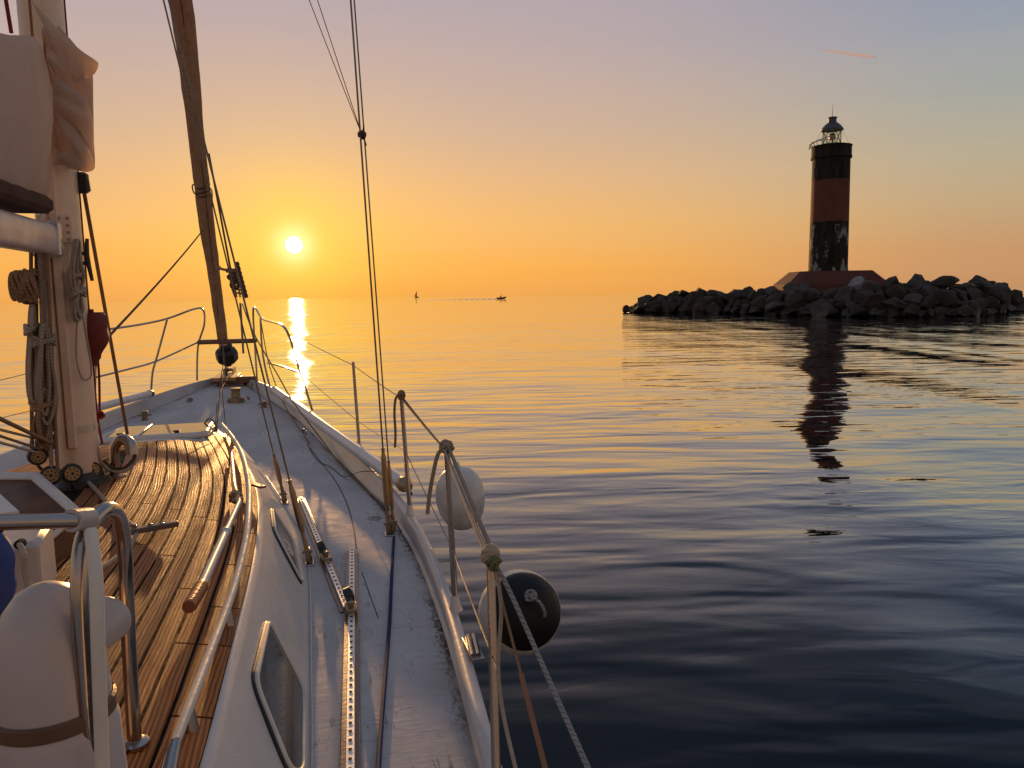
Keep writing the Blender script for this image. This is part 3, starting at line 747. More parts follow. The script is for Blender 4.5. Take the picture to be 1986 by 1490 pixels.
mb = MB(); mb.tube([(.05, .12, 2.0), (.05, .125, 14)], .008, 6, smooth=False); mb.tube([(.075, .10, 2.0), (.075, .10, 14)], .006, 6, smooth=False); part(mb, 'external_halyard', 'rope_red', mast)
def mp(px, py): return P(px, py, l=-.10)
# gooseneck with riveted plates
g = mp(120, 445)
mb = MB(); gm = Matrix.Rotation(R(40), 3, 'Z'); mb.box(g+Vector((-.0, -.03, 0)), (.10, .012, .13), Matrix.Rotation(R(14), 3, 'Z'), bev=.004); mb.box(g+Vector((-.055, -.08, 0)), (.018, .10, .11), bev=.004)
mb.tube([g+Vector((-.05, -.10, -.09)), g+Vector((-.05, -.10, .09))], .011, 10, smooth=False)
gn = part(mb, 'gooseneck', 'mast', mast)
mb = MB()
for i in range(4):
    for j in range(3):
        mb.lathe(g+Vector((-.034+j*.034, -.037+.008*(j-1), -.048+i*.032)), [(.0075, 0), (.006, .004), (.0, .005)], 8, (0.2, -1, 0))
part(mb, 'rivets', 'bronze', gn)
# horn cleat on the mast side
c0 = P(152, 500, l=0); 
mb = MB(); cx = P(170, 500, l=0).x
mb.tube([P(169, 463, l=0), P(168, 485, l=0), P(170, 505, l=0), P(179, 545, l=0)], [.008, .012, .012, .008], 8)
for yy in (492, 511): mb.tube([P(148, yy, l=0), P(170, yy, l=0)], .009, 8, smooth=False)
part(mb, 'mast_cleat', 'black', mast)
mb = MB(); mb.tube([P(158, 340, l=.05), P(168, 372, l=.05)], [.03, .02], 10, smooth=False); mb.box(P(160, 355, l=.05), (.05, .05, .10), bev=.01); part(mb, 'deck_light', 'black', mast)
# cheek blocks on the mast foot
def sheave(px, py, l, r_, axis, name='turning_block'):
    c = P(px, py, l=l); ax = Vector(axis).normalized(); q = Vector((0, 0, 1)).rotation_difference(ax)
    m1 = MB(); m1.lathe(c-ax*.018, [(r_*.9, 0), (r_, .004), (r_, .012), (r_*.78, .016), (r_*.78, .022), (r_, .026), (r_, .034), (r_*.9, .037)], 24, ax)
    blk = part(m1, name, 'black')
    m2 = MB(); m2.lathe(c+ax*.019, [(r_*.72, 0), (r_*.70, .003)], 24, ax); m2.cur = 1
    for k in range(8):
        a = 2*math.pi*k/8; m2.lathe(c+ax*.0215+q @ Vector((r_*.48*math.cos(a), r_*.48*math.sin(a), 0)), [(r_*.09, 0), (r_*.09, .0015)], 8, ax)
    m2.lathe(c+ax*.0215, [(r_*.15, 0), (r_*.12, .004)], 12, ax)
    part(m2, 'sheave', ['bronze', 'hole'], blk)
    m3 = MB(); m3.tube([c-ax*.0, Vector((c.x, c.y, c.z-r_*1.0)), Vector((c.x*.9, c.y+.01, max(MZ0-.01, c.z-r_*1.6)))], .008, 8); part(m3, 'shackle', 'steel', blk)
sheave(90, 858, -.24, .045, (.25, -1, .1)); sheave(72, 885, -.28, .04, (.5, -1, .0))
sheave(99, 922, -.26, .046, (.25, -1, .15)); sheave(139, 918, -.22, .046, (.45, -1, .1)); sheave(177, 912, -.05, .042, (.9, -1, .1))

# boom
bz = P(60, 454, l=-.5).z
mb = MB()
def boom_ring(y, k=1.0): 
    w_, h_ = .055*k, .070*k; pts = []
    for i in range(25):
        a = 2*math.pi*i/24; ca, sa = math.cos(a), math.sin(a)
        pts.append((math.copysign(abs(ca)**.55, ca)*w_, y, bz+math.copysign(abs(sa)**.55, sa)*h_))
    return pts
bl = [P(92, 454, s=0).y]; yb = bl[0]
mb.grid([[(0, yb, bz)]*25, boom_ring(yb, .9), boom_ring(yb-.006), boom_ring(yb-.5), boom_ring(-2.5), boom_ring(-5.6), boom_ring(-5.61, .6)])
boom = part(mb, 'boom', 'boom', mast, smooth=45)
mb = MB(); mb.box((0, yb-.02, bz), (.124, .05, .165), bev=.012); part(mb, 'boom_end_cap', 'aluminium', boom)

# ------------------------------------------------------------------ folded mainsail on the boom
sail = root('folded_mainsail', 'pale folded mainsail draped over the boom at the mast, front folds bulging', 'sail', (0, -.6, bz+.08))
sb = Vector((0, -.6, bz+.08))
# drape: sheets hanging over the boom
_a = P(95, 74, s=0); _b = P(0, 62, s=0); _k = (_a.z-_b.z)/(_a.y-_b.y); _c2 = P(95, 392, s=0); _d2 = P(0, 390, s=0); _m = (_c2.z-_d2.z)/(_c2.y-_d2.y)
print('stack', _a, _b, _k, _m)
mb = MB(); rows = []
for i in range(34):
    t = i/33; y = -.29-t*3.3; row = []; e_ = 1-.75*max(0, 1-i/2.0)**2
    for j in range(49):
        a = 2*math.pi*(j % 48)/48; ca, sa = math.cos(a), math.sin(a); u = math.copysign(abs(ca)**.45, ca); v = math.copysign(abs(sa)**.5, sa)
        zt0 = _a.z+(y-_a.y)*_k*(1 if y > -1.2 else .0)+((-1.2-_a.y)*_k if y <= -1.2 else 0); zs0 = _c2.z+(max(y, -1.2)-_c2.y)*_m; zc_ = (zt0+zs0)/2; hh_ = (zt0-zs0)/2
        w_ = .105*(1-.25*max(0, -v))*(1+.05*math.sin(y*7+v*3))*(.86 if i == 0 else 1)+.010*noise.noise(Vector((y*5, v*5, 2)))+.006*math.sin(y*26+v*2.5)*max(0, -v)*2.2+.008*math.sin(y*13-v*5)
        row.append((u*w_, y+.03*math.sin(v*2), zc_+v*hh_*(.96 if i == 0 else 1)+.012*noise.noise(Vector((y*4, u*3, 7)))))
    rows.append(row)
mb.grid([[Vector((0, -.29, (zt0+zs0)/2))]*49]+rows, flip=True); sub(mb, 'sail_stack', 'sail', sail, sb, smooth=80)
# dark hem strip along the foot of the stack
mb = MB(); mb.box((.0, -2.0, bz+.135), (.17, 3.3, .075), bev=.02); sub(mb, 'sail_hem', 'cover', sail, sb)
# forward folds at the luff, real cloth with thickness
def fold(name, outline_px, mat, lb=-.12, depth=.14, thick=.006, twist=.0):
    """a hanging fold of cloth: profile runs across the boat, wraps back on the far side"""
    near_ = [P(x, y, l=lb-.02*k) for k, (x, y) in enumerate(outline_px)]
    m_ = MB(); rows = []
    n = len(near_)
    for j in range(9):
        t = j/8; row = []
        for k, p in enumerate(near_):
            q = Vector(p); q.y += depth*t+.02*math.sin(k*1.3+t*4); q.x -= .05*t*t+.012*math.sin(k*.9+t*5); q.z += .02*math.sin(t*3.1+k*.7)+twist*t
            row.append(q)
        rows.append(row)
    m_.grid(rows)
    o = sub(m_, name, mat, sail, sb, smooth=70)
    md = o.modifiers.new('thick', 'SOLIDIFY'); md.thickness = thick
    md = o.modifiers.new('sub', 'SUBSURF'); md.levels = 2; md.render_levels = 2
    return o
def pillow(name, poly_px, l, bulge, mat, waves=6, amp=.012, label=None):
    """a flap of cloth: an outline across the boat, bellied towards the cockpit, with its own creases"""
    out = [P(x, y, l=l) for x, y in poly_px]; n = len(out); q = []
    for i in range(n):
        for k in range(5): t = k/5; a_, b_, c_, d_ = out[i-1], out[i], out[(i+1) % n], out[(i+2) % n]; cr1 = .5*((2*b_)+(-a_+c_)*t+(2*a_-5*b_+4*c_-d_)*t*t+(-a_+3*b_-3*c_+d_)*t**3); q.append(cr1.lerp(b_.lerp(c_, t), .45))
    c = sum(q, Vector())/len(q); m_ = MB()
    for sgn in (-1, 1):
        rows = []
        for f in (1, .97, .9, .8, .66, .5, .34, .18, .0):
            row = []
            for p in q+[q[0]]:
                v = c+(p-c)*f; b_ = bulge*(1-f**2.6); w_ = amp*math.sin((v.x*1.0+v.z*1.6)*2*math.pi*waves)*(1-f**8)+amp*1.5*noise.noise(Vector((v.x*9, l*7, v.z*9)))*(1-f**8)
                row.append((v.x, v.y+sgn*b_*(1 if sgn < 0 else .5)+w_, v.z))
            rows.append(row)
        m_.grid(rows, flip=sgn > 0)
    o = sub(m_, name, mat, sail, sb, smooth=80, label=label); return o
pillow('sail_fold', [(58, 0), (95, 30), (140, 80), (178, 130), (181, 200), (182, 270), (184, 326), (166, 334), (120, 322), (102, 300), (98, 150), (80, 60)], -.06, .10, 'sail', 5, .02, 'large back fold of the sail luff')
pillow('sail_fold', [(104, 150), (128, 160), (152, 180), (172, 205), (180, 232), (181, 300), (168, 270), (146, 245), (120, 228), (104, 214)], -.17, .035, 'sail_pale', 7, .010, 'middle pale fold')
pillow('sail_fold', [(104, 214), (122, 228), (146, 250), (166, 278), (181, 306), (184, 326), (170, 334), (150, 331), (125, 322), (106, 318), (112, 300), (150, 322), (170, 318), (150, 275), (125, 245)], -.19, .02, 'sail_pale', 6, .006, 'lowest fold hanging like a sling')
pillow('sail_fold', [(60, 0), (78, 18), (120, 66), (160, 100), (191, 122), (184, 143), (160, 156), (140, 128), (108, 84), (85, 50)], -.20, .030, 'sail_pale', 4, .008, 'upper pale fold with pointed corner')
# ------------------------------------------------------------------ furled headsail
def stay(z):  # forestay line in the centre plane
    a = P(440, 735, s=0); b = P(348, 0, s=0); t = (z-a.z)/(b.z-a.z); return a.lerp(b, t)
mb = MB(); mb.tube([stay(1.47), stay(13.8)], .008, 8, smooth=False); part(mb, 'forestay', 'wire')
mb = MB(); N = 90; seg = 20; rows = []
for i in range(N+1):
    z = stay(2.02).z+(13.2-2.02)*i/N; c = stay(z)
    rad = interp([(2.0, .060), (2.3, .066), (3.2, .084), (3.7, .088), (4.2, .084), (4.8, .098), (5.6, .108), (6.4, .112), (9, .10), (13.2, .05)], z)
    if 3.83 < z < 3.93: rad *= .90
    row = []
    for k in range(seg+1):
        a = 2*math.pi*(k % seg)/seg
        spiral = .12*math.sin(a*1-z*2.1)+.06*math.sin(2*a+z*3.7)+.12*noise.noise(Vector((math.cos(a)*2, math.sin(a)*2, z*5)))+.08*noise.noise(Vector((math.cos(a)*1.2, math.sin(a)*1.2, z*2.2)))
        r2 = rad*(1+spiral)
        row.append((c.x+r2*math.cos(a), c.y+r2*math.sin(a)*.95, c.z+r2*math.sin(a)*.4))
    rows.append(row)
mb.grid(rows); fs = thing(mb, 'furled_headsail', 'furl', 'brown headsail furled tight round the forestay at the bow', 'furled sail', base=stay(2.02), smooth=60)
mb = MB()
for dz_ in (0, .045, .09):
    c = stay(3.83+dz_); pts = []
    for k in range(13):
        a = 2*math.pi*k/12; pts.append((c.x+.072*math.cos(a), c.y+.07*math.sin(a), c.z+.03*math.sin(a)+.02*math.sin(a+1)))
    mb.tube(pts[:-1], .011, 8, closed=True)
c = stay(3.9); mb.tube([c+Vector((-.07, -.02, .03)), c+Vector((-.11, -.03, .02)), c+Vector((-.10, -.03, -.06)), c+Vector((-.05, -.06, -.10))], .008, 8)
mb.tube([c+Vector((.07, -.02, .0)), c+Vector((.10, -.03, -.05)), c+Vector((.09, -.04, -.22))], .008, 8)
thing(mb, 'lashing_rope', 'rope_dark', 'short rope lashed round the furled headsail at mid height', 'rope')
dr = P(440, 690, s=0)
mb = MB(); ax = (stay(3)-stay(2)).normalized()
mb.lathe(dr-ax*.11, [(.02, -.06), (.06, -.04), (.065, -.01), (.105, .01), (.145, .05), (.15, .15), (.14, .19), (.09, .22), (.085, .29), (.05, .31)], 8, ax)
m2 = MB(); m2.tube([stay(2.4+k*.5)+Vector((.03*math.sin(k*.35), -(interp([(2.0, .060), (3.2, .084), (4.8, .098), (6.4, .112), (13, .06)], 2.4+k*.5)+.004), 0)) for k in range(16)], .004, 6); o = m2.build('sail_seam', 'cover', None, off=stay(2.02)); o.parent = fs
drum = part(mb, 'furling_drum', 'black', smooth=25)
mb = MB(); mb.tube([stay(1.47), stay(1.62)], .018, 10, smooth=False); part(mb, 'forestay_toggle', 'steel', drum)

# ------------------------------------------------------------------ pulpits, bow seat, stanchions, lifelines
RP = .0125
A0 = P(606, 797, z=zr(4.5)); lA = A0.y
mb = MB()
lf = 6.75
fb_ = P(503, 757, l=6.5)
st = [A0, P(590, 745, l=lA), P(575, 700, l=lA), P(562, 655, l=lA+.02), P(548, 632, l=lA+.12), P(528, 625, l=5.4), P(508, 618, l=6.0), P(496, 599, l=6.4), P(491, 602, l=6.55), P(493, 650, l=6.6), P(500, 757, l=6.6)]
mb.tube(st, RP, 12, sub=5); sp = part(mb, 'pulpit', 'steel', smooth=60, label='starboard pulpit rail at the bow')
mb = MB(); mb.tube([P(505, 617, l=6.05), P(510, 690, l=6.05), P(527, 765, l=6.05)], RP, 10); part(mb, 'pulpit_leg', 'steel', sp, smooth=60)
mb = MB(); mb.tube([P(519, 704, l=6.05), P(550, 712, l=5.2), P(585, 725, l=lA)], RP*.9, 10); part(mb, 'pulpit_midrail', 'steel', sp, smooth=60)
mb = MB()
pa = 4.7
stp = [P(184, 760, l=pa), P(186, 700, l=pa), P(192, 650, l=pa), P(200, 641, l=pa+.15), P(270, 630, l=5.3), P(325, 618, l=5.9), P(375, 600, l=6.4), P(394, 601, l=6.6), P(396, 630, l=6.6), P(384, 672, l=6.65), P(382, 738, l=6.65)]
mb.tube(stp, RP, 12, sub=5); pp = part(mb, 'pulpit', 'steel', smooth=60, label='port pulpit rail at the bow')
mb = MB(); mb.tube([P(324, 620, l=5.7), P(305, 690, l=5.7), P(296, 722, l=5.7), P(293, 760, l=5.7)], RP*.95, 10); part(mb, 'pulpit_leg', 'steel', pp, smooth=60)
mb = MB(); mb.tube([P(186, 732, l=pa), P(250, 716, l=5.2), P(305, 700, l=5.7), P(386, 663, l=6.6)], RP*.9, 10); part(mb, 'pulpit_midrail', 'steel', pp, smooth=60)
a = P(384, 662, l=6.64); b = P(499, 662, l=6.64)
mb = MB(); mb.box((a+b)/2, ((b-a).length, .18, .06), bev=.012); part(mb, 'bow_seat', 'wood_dark')
mb = MB(); a = P(412, 737, l=6.75); b = P(497, 737, l=6.75); mb.box((a+b)/2, ((b-a).length, .12, .09), bev=.01); part(mb, 'stem_cleat_rail', 'wood_dark')

def stanchion(bx, by, tx, ty, cup=True, label=None):
    b = on(bx, by, lambda p: p.z-zr(p.y)-.02); t = P(tx, ty, l=b.y)
    m1 = MB(); m1.tube([b, t], [.0135, .012], 12, smooth=False); m1.lathe(t, [(.012, 0), (.013, .004), (.008, .012), (.001, .014)], 10, (0, 0, 1))
    s_ = part(m1, 'stanchion', 'steel', label=label, smooth=60)
    m2 = MB(); m2.lathe(b-Vector((0, 0, .03)), [(.032, 0), (.022, .02), (.018, .06), (.016, .065)], 14, t-b); part(m2, 'stanchion_socket', 'white', s_, smooth=60)
    return b, t
S1 = stanchion(697, 868, 685, 705, label='foremost starboard stanchion')
S2 = stanchion(795, 990, 778, 768); S3 = stanchion(883, 1170, 866, 870)
S4b = Vector((hb(-2.32)-.03, -2.32, zr(-2.32)))
S4 = (S4b, P(951, 1078, l=-2.14))
mb = MB(); mb.tube([S4[0], S4[1]], [.0135, .012], 12, smooth=False); s4 = part(mb, 'stanchion', 'steel', smooth=60)
mb = MB(); mb.lathe(S4b-Vector((0, 0, .03)), [(.032, 0), (.022, .02), (.018, .06), (.016, .065)], 14, S4[1]-S4[0]); part(mb, 'stanchion_socket', 'white', s4)
print('stanchions', S1, S2, S3, S4)
pA = P(568, 650, l=lA+.02)
S5t = P(1290, 2100, l=-3.1) if False else Vector((1.60, -3.7, S4[1].z)); 
def sag(a, b, d=.004, n=6): return [a.lerp(b, i/n)-Vector((0, 0, d*4*(i/n)*(1-i/n))) for i in range(n+1)]
def line(a, b, r_, d=.004): m_ = MB(); m_.tube(sag(a, b, d), r_, 8, sub=2); return m_
def lower(b, t, k=.50): return b.lerp(t, k)
up = [pA, S1[1]-Vector((0, 0, .015)), S2[1]-Vector((0, 0, .015)), S3[1]-Vector((0, 0, .015)), S4[1]-Vector((0, 0, .01))]
pe = P(1060, 1500, l=-2.75)
m_ = MB()
for a, b in zip(up, up[1:]): m_.tube(sag(a, b), .0032, 6, sub=2)
part(m_, 'lifeline', 'wire', label='upper starboard lifeline wire')
lw = [P(587, 727, l=lA), lower(*S1, .32), lower(*S2, .52), lower(*S3, .36), P(965, 1300, l=S4b.y)]
m_ = MB()
for a, b in zip(lw, lw[1:]): m_.tube(sag(a, b), .0028, 6, sub=2)
part(m_, 'lifeline', 'wire', label='lower starboard lifeline wire')
m_ = MB(); a = S4[1]; b = pe; m_.tube([a, a.lerp(b, .6), b], .0036, 8, smooth=False); lc = part(m_, 'lifeline', 'rope_tan', label='tan covered gate line running aft from the knot')
m_ = MB(); m_.tube([a.lerp(b, .62), a.lerp(b, .99)], .0058, 10, smooth=False); part(m_, 'lifeline_fitting', 'copper', lc)
# port lifelines and a stanchion seen beyond the mast
for dy_, zz in ((0, .58), (0, .30)):
    m_ = MB(); pts = [P(190, 690, l=pa) if zz > .5 else P(188, 765, l=pa)]
    for l in (2.4, .4, -1.6): pts.append(Vector((-hb(l)+.02, l, zr(l)+zz+.02)))
    for a, b in zip(pts, pts[1:]): m_.tube(sag(a, b), .0032, 6, sub=2)
    part(m_, 'lifeline', 'wire', label='upper port lifeline wire' if zz > .5 else 'lower port lifeline wire')
for l in (2.4, .4, -1.6):
    m1 = MB(); b = Vector((-hb(l)+.02, l, zr(l)-.01)); m1.tube([b, b+Vector((-.01, 0, .62))], .0125, 10, smooth=False); part(m1, 'stanchion', 'steel', smooth=60)

# ------------------------------------------------------------------ shrouds
def turnbuckle(parent, b, t, l0, l1, r_=.016):
    d = (t-b).normalized(); m1 = MB()
    m1.tube([b+d*l0, b+d*(l0+.03), b+d*(l0+.07), b+d*((l0+l1)/2), b+d*(l1-.07), b+d*(l1-.03), b+d*l1], [r_*.75, r_*.6, r_, r_*1.05, r_, r_*.6, r_*.7], 12)
    part(m1, 'turnbuckle', 'bronze', parent, smooth=60)
    m1 = MB(); m1.tube([b-d*.01, b+d*(l0+.01)], [.017, .010], 10, smooth=False); m1.box(b+d*.03, (.028, .05, .07), bev=.006)
    m1.lathe(b+d*.045, [(.008, -.026), (.008, .026)], 10, (1, 0, 0)); part(m1, 'shroud_toggle', 'bronze', parent)
def shroud(bp, tp, r_, label, tb=(.10, .36)):
    m1 = MB(); m1.tube([bp+(tp-bp).normalized()*.05, tp], r_, 8, smooth=False); o = part(m1, 'shroud', 'wire', label=label, smooth=60)
    turnbuckle(o, bp, tp, *tb); 
    m1 = MB(); m1.box((bp.x, bp.y, dz(bp.x, bp.y)+.004), (.05, .09, .008), bev=.003); part(m1, 'chainplate', 'steel', o)
    return o
b1 = D(552, 970, .02); b2 = D(600, 1086, .02); b3 = D(758, 1030, .02)
def mastpt(b, px, py):
    f_ = lambda p: p.x*b.y-p.y*b.x
    return None
t1 = P(455, 545, l=b1.y*.82); 
# lower shrouds: the sight line at the top of frame met at a fore-and-aft station part-way back to the mast
def up_to(b, px, py):
    best = None
    for i in range(400):
        l = b.y*(1-i/400) if abs(b.y) > .02 else b.y
        q = P(px, py, l=l); hfrac = 1-l/b.y; hx_ = 1-q.x/b.x
        e = abs(hfrac-hx_)
        if best is None or e < best[0]: best = (e, q)
    return best[1]
q1 = P(317, 0, l=b1.y*.45); q2 = P(327, 0, l=b2.y*.5)
print('shroud', b1, q1, b2, q2, b3)
def ext(b, q, k=1.25): return b+(q-b)*k
shroud(b1, ext(b1, q1), .0048, 'forward lower shroud passing behind the furled headsail', (.09, .34))
shroud(b2, ext(b2, q2), .0048, 'after lower shroud with bronze turnbuckle beside the jib track', (.12, .44))
q3 = P(681, 0, l=b3.y-.02); q3b = P(686, 0, l=b3.y+.0)
shroud(b3+Vector((-.012, 0, 0)), ext(b3, q3), .0052, 'upper shroud, the left wire of the close pair', (.10, .50))
m1 = MB(); b3b = b3+Vector((.018, .02, 0)); m1.tube([b3b, ext(b3b, P(687, 0, l=b3.y+.02))], .0042, 8, smooth=False); o = part(m1, 'shroud', 'wire', label='upper shroud, the right wire of the close pair'); turnbuckle(o, b3b, ext(b3b, P(687, 0, l=b3.y+.02)), .09, .42, .013)

# ------------------------------------------------------------------ jib tracks
def track(a, b, name_label, car_t):
    d = (b-a); L = d.length; d.normalize(); an = math.atan2(d.y, d.x); mm = Matrix.Rotation(an, 3, 'Z'); sl_ = math.asin(d.z)
    mm = mm @ Matrix.Rotation(-sl_, 3, 'Y')
    m1 = MB(); m1.box((a+b)/2+Vector((0, 0, .004)), (L+.03, .062, .008), mm, bev=.002); o = part(m1, 'jib_track', 'wood_dark', label=name_label)
    m1 = MB(); m1.box((a+b)/2+Vector((0, 0, .016)), (L, .028, .016), mm, bev=.002); n = int(L/.05); 
    m1.cur = 1
    for k in range(n):
        q = a+d*(.025+k*(L-.05)/(n-1)); m1.lathe(q+Vector((0, 0, .0246)), [(.0062, 0), (.0062, .001)], 10, mm @ Vector((0, 0, 1)))
    part(m1, 'track_rail', ['aluminium', 'hole'], o)
    for ct in car_t:
        q = a+d*((D(*ct)-a).dot(d)); m1 = MB(); m1.box(q+Vector((0, 0, .030)), (.10, .05, .026), mm, bev=.006); m1.lathe(q+d*.012+Vector((0, 0, .043)), [(.010, 0), (.010, .012), (.014, .014), (.014, .02), (.004, .024)], 12); c_ = part(m1, 'track_car', 'bronze', o)
        m1 = MB(); q4 = q-d*.09+Vector((-.012, 0, .055)); ax_ = Vector((1, .25, .25)).normalized()
        m1.lathe(q4-ax_*.016, [(.030, 0), (.036, .003), (.036, .029), (.030, .032)], 20, ax_); m1.tube([q4, q+Vector((0, 0, .045))], [.016, .010], 10, smooth=False); blk = part(m1, 'car_block', 'black', o)
        m1 = MB(); m1.lathe(q4+ax_*.017, [(.024, 0), (.022, .003), (.012, .004), (.010, .006)], 18, ax_); part(m1, 'car_sheave', 'bronze', o)
ta_, tb_ = D(583, 970), D(672, 1186); track(ta_, tb_, 'outboard raked jib track with a single car', ((634, 1092),))
ta_, tb_ = D(683, 1072), D(679, 1560); track(ta_, tb_, 'long straight jib track down the side deck', ((681, 1194),))

# ------------------------------------------------------------------ foredeck gear
cp_ = D(458, 780)
mb = MB(); mb.lathe(cp_, [(.095, -.01), (.095, .05), (.08, .06), (.055, .07), (.05, .12), (.056, .15), (.065, .165), (.06, .17), (.02, .172)], 28)
cap = part(mb, 'windlass', 'bronze', smooth=40)
mb = MB()
for k in range(10): a = 2*math.pi*k/10; mb.box(cp_+Vector((.097*math.cos(a), .097*math.sin(a), .02)), (.02, .014, .02), Matrix.Rotation(a, 3, 'Z'), bev=.003)
part(mb, 'chain_gipsy', 'steel', cap)
def bollard(px, py, h=.10):
    q = D(px, py); m1 = MB(); m1.lathe(q, [(.045, -.004), (.045, .006), (.028, .012), (.028, h-.02), (.036, h-.008), (.03, h)], 18)
    m1.tube([q+Vector((-.07, 0, h*.55)), q+Vector((.07, 0, h*.55))], .010, 8, smooth=False)
    part(m1, 'mooring_bollard', 'bronze', smooth=40)
bollard(281, 815); bollard(512, 790, .07)
def fairlead(px, py, rz=0, big=1.0):
    q = on(px, py, lambda p: p.z-zr(p.y)+.05); m1 = MB(); mm = Matrix.Rotation(rz, 3, 'Z'); pts = []
    for k in range(12):
        a = 2*math.pi*k/12; pts.append(q+mm @ Vector((0, .055*math.cos(a)*big, .028*math.sin(a)*big)))
    m1.tube(pts, .008, 8, closed=True); f = part(m1, 'fairlead', 'steel', smooth=60)
    m1 = MB(); m1.box(q+mm @ Vector((.008, 0, 0)), (.006, .09*big, .04*big), mm, bev=.001); part(m1, 'fairlead_slot', 'steel', f)
fairlead(368, 776, R(150)); fairlead(590, 838, R(26), .9); fairlead(482, 772, R(20), .7)
# pair of small deck winches / cleats near the stem
for px, py in ((400, 745), (424, 742), (470, 748), (490, 752), (440, 748)):
    q = D(px, py); m1 = MB(); m1.box(q+Vector((0, 0, .02)), (.05, .09, .03), bev=.008); m1.tube([q+Vector((0, -.09, .05)), q+Vector((0, .09, .05))], [.008, .008], 8, smooth=False); m1.tube([q, q+Vector((0, 0, .055))], .014, 8, smooth=False)
    part(m1, 'deck_cleat', 'bronze', label=None)
# eye bolt assembly at the front end of the handrail
q = T(408, 838)
mb = MB(); mb.tube([q+Vector((-.04, 0, 0)), q+Vector((-.04, 0, .07)), q+Vector((0, 0, .11)), q+Vector((.04, 0, .07)), q+Vector((.04, 0, 0))], .007, 8); mb.box(q+Vector((0, 0, .006)), (.12, .06, .012), bev=.003); mb.lathe(q+Vector((.0, -.02, .03)), [(.025, 0), (.03, .01), (.02, .03), (.001, .035)], 14); part(mb, 'deck_eye', 'bronze')
# clip on the cabin edge: small hinged plate
q = T(490, 935, .03)
mb = MB(); a = T(482, 932, .05); b = S(512, 948, .05) if False else T(511, 950, .035); mb.box((a+b)/2, ((b-a).length, .035, .012), Matrix.Rotation(math.atan2((b-a).y, (b-a).x), 3, 'Z'), bev=.003); part(mb, 'hinged_plate', 'wood_dark')
# deck filler cap
q = D(726, 1006); mb = MB(); mb.lathe(q+Vector((0, 0, -.002)), [(.045, 0), (.045, .004), (.038, .005), (.036, .003), (.001, .003)], 26); part(mb, 'deck_filler', 'deck')
# chrome fairlead on the bulwark by the near stanchion
q = on(917, 1255, lambda p: p.z-zr(p.y)-.012)
mb = MB(); d_ = Vector((-.10, -1, 0)).normalized()
for sx in (-.010, .012): mb.tube([q+d_*-.085+Vector((sx, 0, .006)), q+d_*.085+Vector((sx, 0, .006))], .010, 12, smooth=False)
mb.box(q+Vector((0, 0, -.004)), (.05, .19, .008), bev=.002); part(mb, 'bulwark_fairlead', 'steel', smooth=60)

# ------------------------------------------------------------------ loose gear lying on or tied to the yacht
mb = MB(); a = P(532, 757, z=zr(5.6)+.05); b = P(782, 938, z=zr(0.2)+.06); mb.tube([a, b], .046, 20, smooth=False)
e = root('spinnaker_pole', 'long white spinnaker pole lashed along the starboard rail, dark end by the shroud', 'pole', a.lerp(b, .5)-Vector((0, 0, .046)))
eb = a.lerp(b, .5)-Vector((0, 0, .046)); sub(mb, 'pole_tube', 'pole', e, eb, smooth=60)
mb = MB(); d_ = (b-a).normalized(); mb.tube([b-d_*.01, b+d_*.03, b+d_*.06, b+d_*.10], [.05, .052, .042, .03], 16, sub=3); mb.tube([b+d_*.07+Vector((0, 0, -.02)), b+d_*.14+Vector((0, 0, -.035))], [.02, .015], 10, smooth=False); sub(mb, 'pole_end_fitting', 'bronze', e, eb, smooth=60)
mb = MB(); mb.tube([a+d_*.01, a-d_*.06], [.05, .035], 14, smooth=False); sub(mb, 'pole_end_fitting', 'bronze', e, eb, smooth=60)
mb = MB(); mb.tube([a+d_*.75, a+d_*.86], .049, 16, smooth=False); sub(mb, 'pole_collar', 'plastic_white', e, eb)
a = P(183, 792, l=4.0); b = P(290, 764, l=5.35); mb = MB(); mb.tube([a, b], .040, 16, smooth=False); d_ = (b-a).normalized()
pb = a.lerp(b, .5)-Vector((0, 0, .04)); e = root('whisker_pole', 'grey whisker pole stowed on the port rail, seen right of the mast', 'pole', pb)
sub(mb, 'pole_tube', 'pole', e, pb, smooth=60); mb = MB(); mb.tube([b-d_*.02, b+d_*.05, b+d_*.10], [.045, .042, .02], 14, smooth=False); sub(mb, 'pole_end_fitting', 'black', e, pb, smooth=60)
# boathook / telescopic handle
a = T(464, 975, .05); b = T(392, 1135, .05); c = T(366, 1178, .05); d_ = (b-a).normalized()
bb = a.lerp(b, .5)-Vector((0, 0, .03)); e = root('deck_brush_pole', 'white telescopic pole with ribbed copper grip lying on the teak', 'pole', bb)
mb = MB(); mb.tube([a, a.lerp(b, .45)], .012, 12, smooth=False); mb.tube([a.lerp(b, .42), b], .0155, 14, smooth=False); mb.lathe(a.lerp(b, .43), [(.019, -.012), (.019, .012)], 14, d_); sub(mb, 'pole_tube', 'pole', e, bb, smooth=60)
mb = MB(); rr_ = []; pp_ = []
for k in range(13): pp_.append(b.lerp(c, k/12)); rr_.append(.0225 if k % 2 else .0195)
mb.tube(pp_, rr_, 14, smooth=False); sub(mb, 'ribbed_grip', 'copper', e, bb, smooth=30)
mb = MB(); a2 = T(450, 905, .05); mb.tube([a, T(455, 945, .06), T(452, 915, .06), T(449, 880, .05)], [.012, .014, .012, .009], 10); mb.lathe(T(456, 962, .05), [(.02, -.02), (.03, 0), (.02, .02)], 12, d_)
mb.box(T(461, 970, .04), (.05, .06, .03), bev=.01); mb.tube([T(445, 972, .02), T(470, 960, .06)], .010, 8, smooth=False); sub(mb, 'pole_bracket', 'bronze', e, bb, smooth=60)

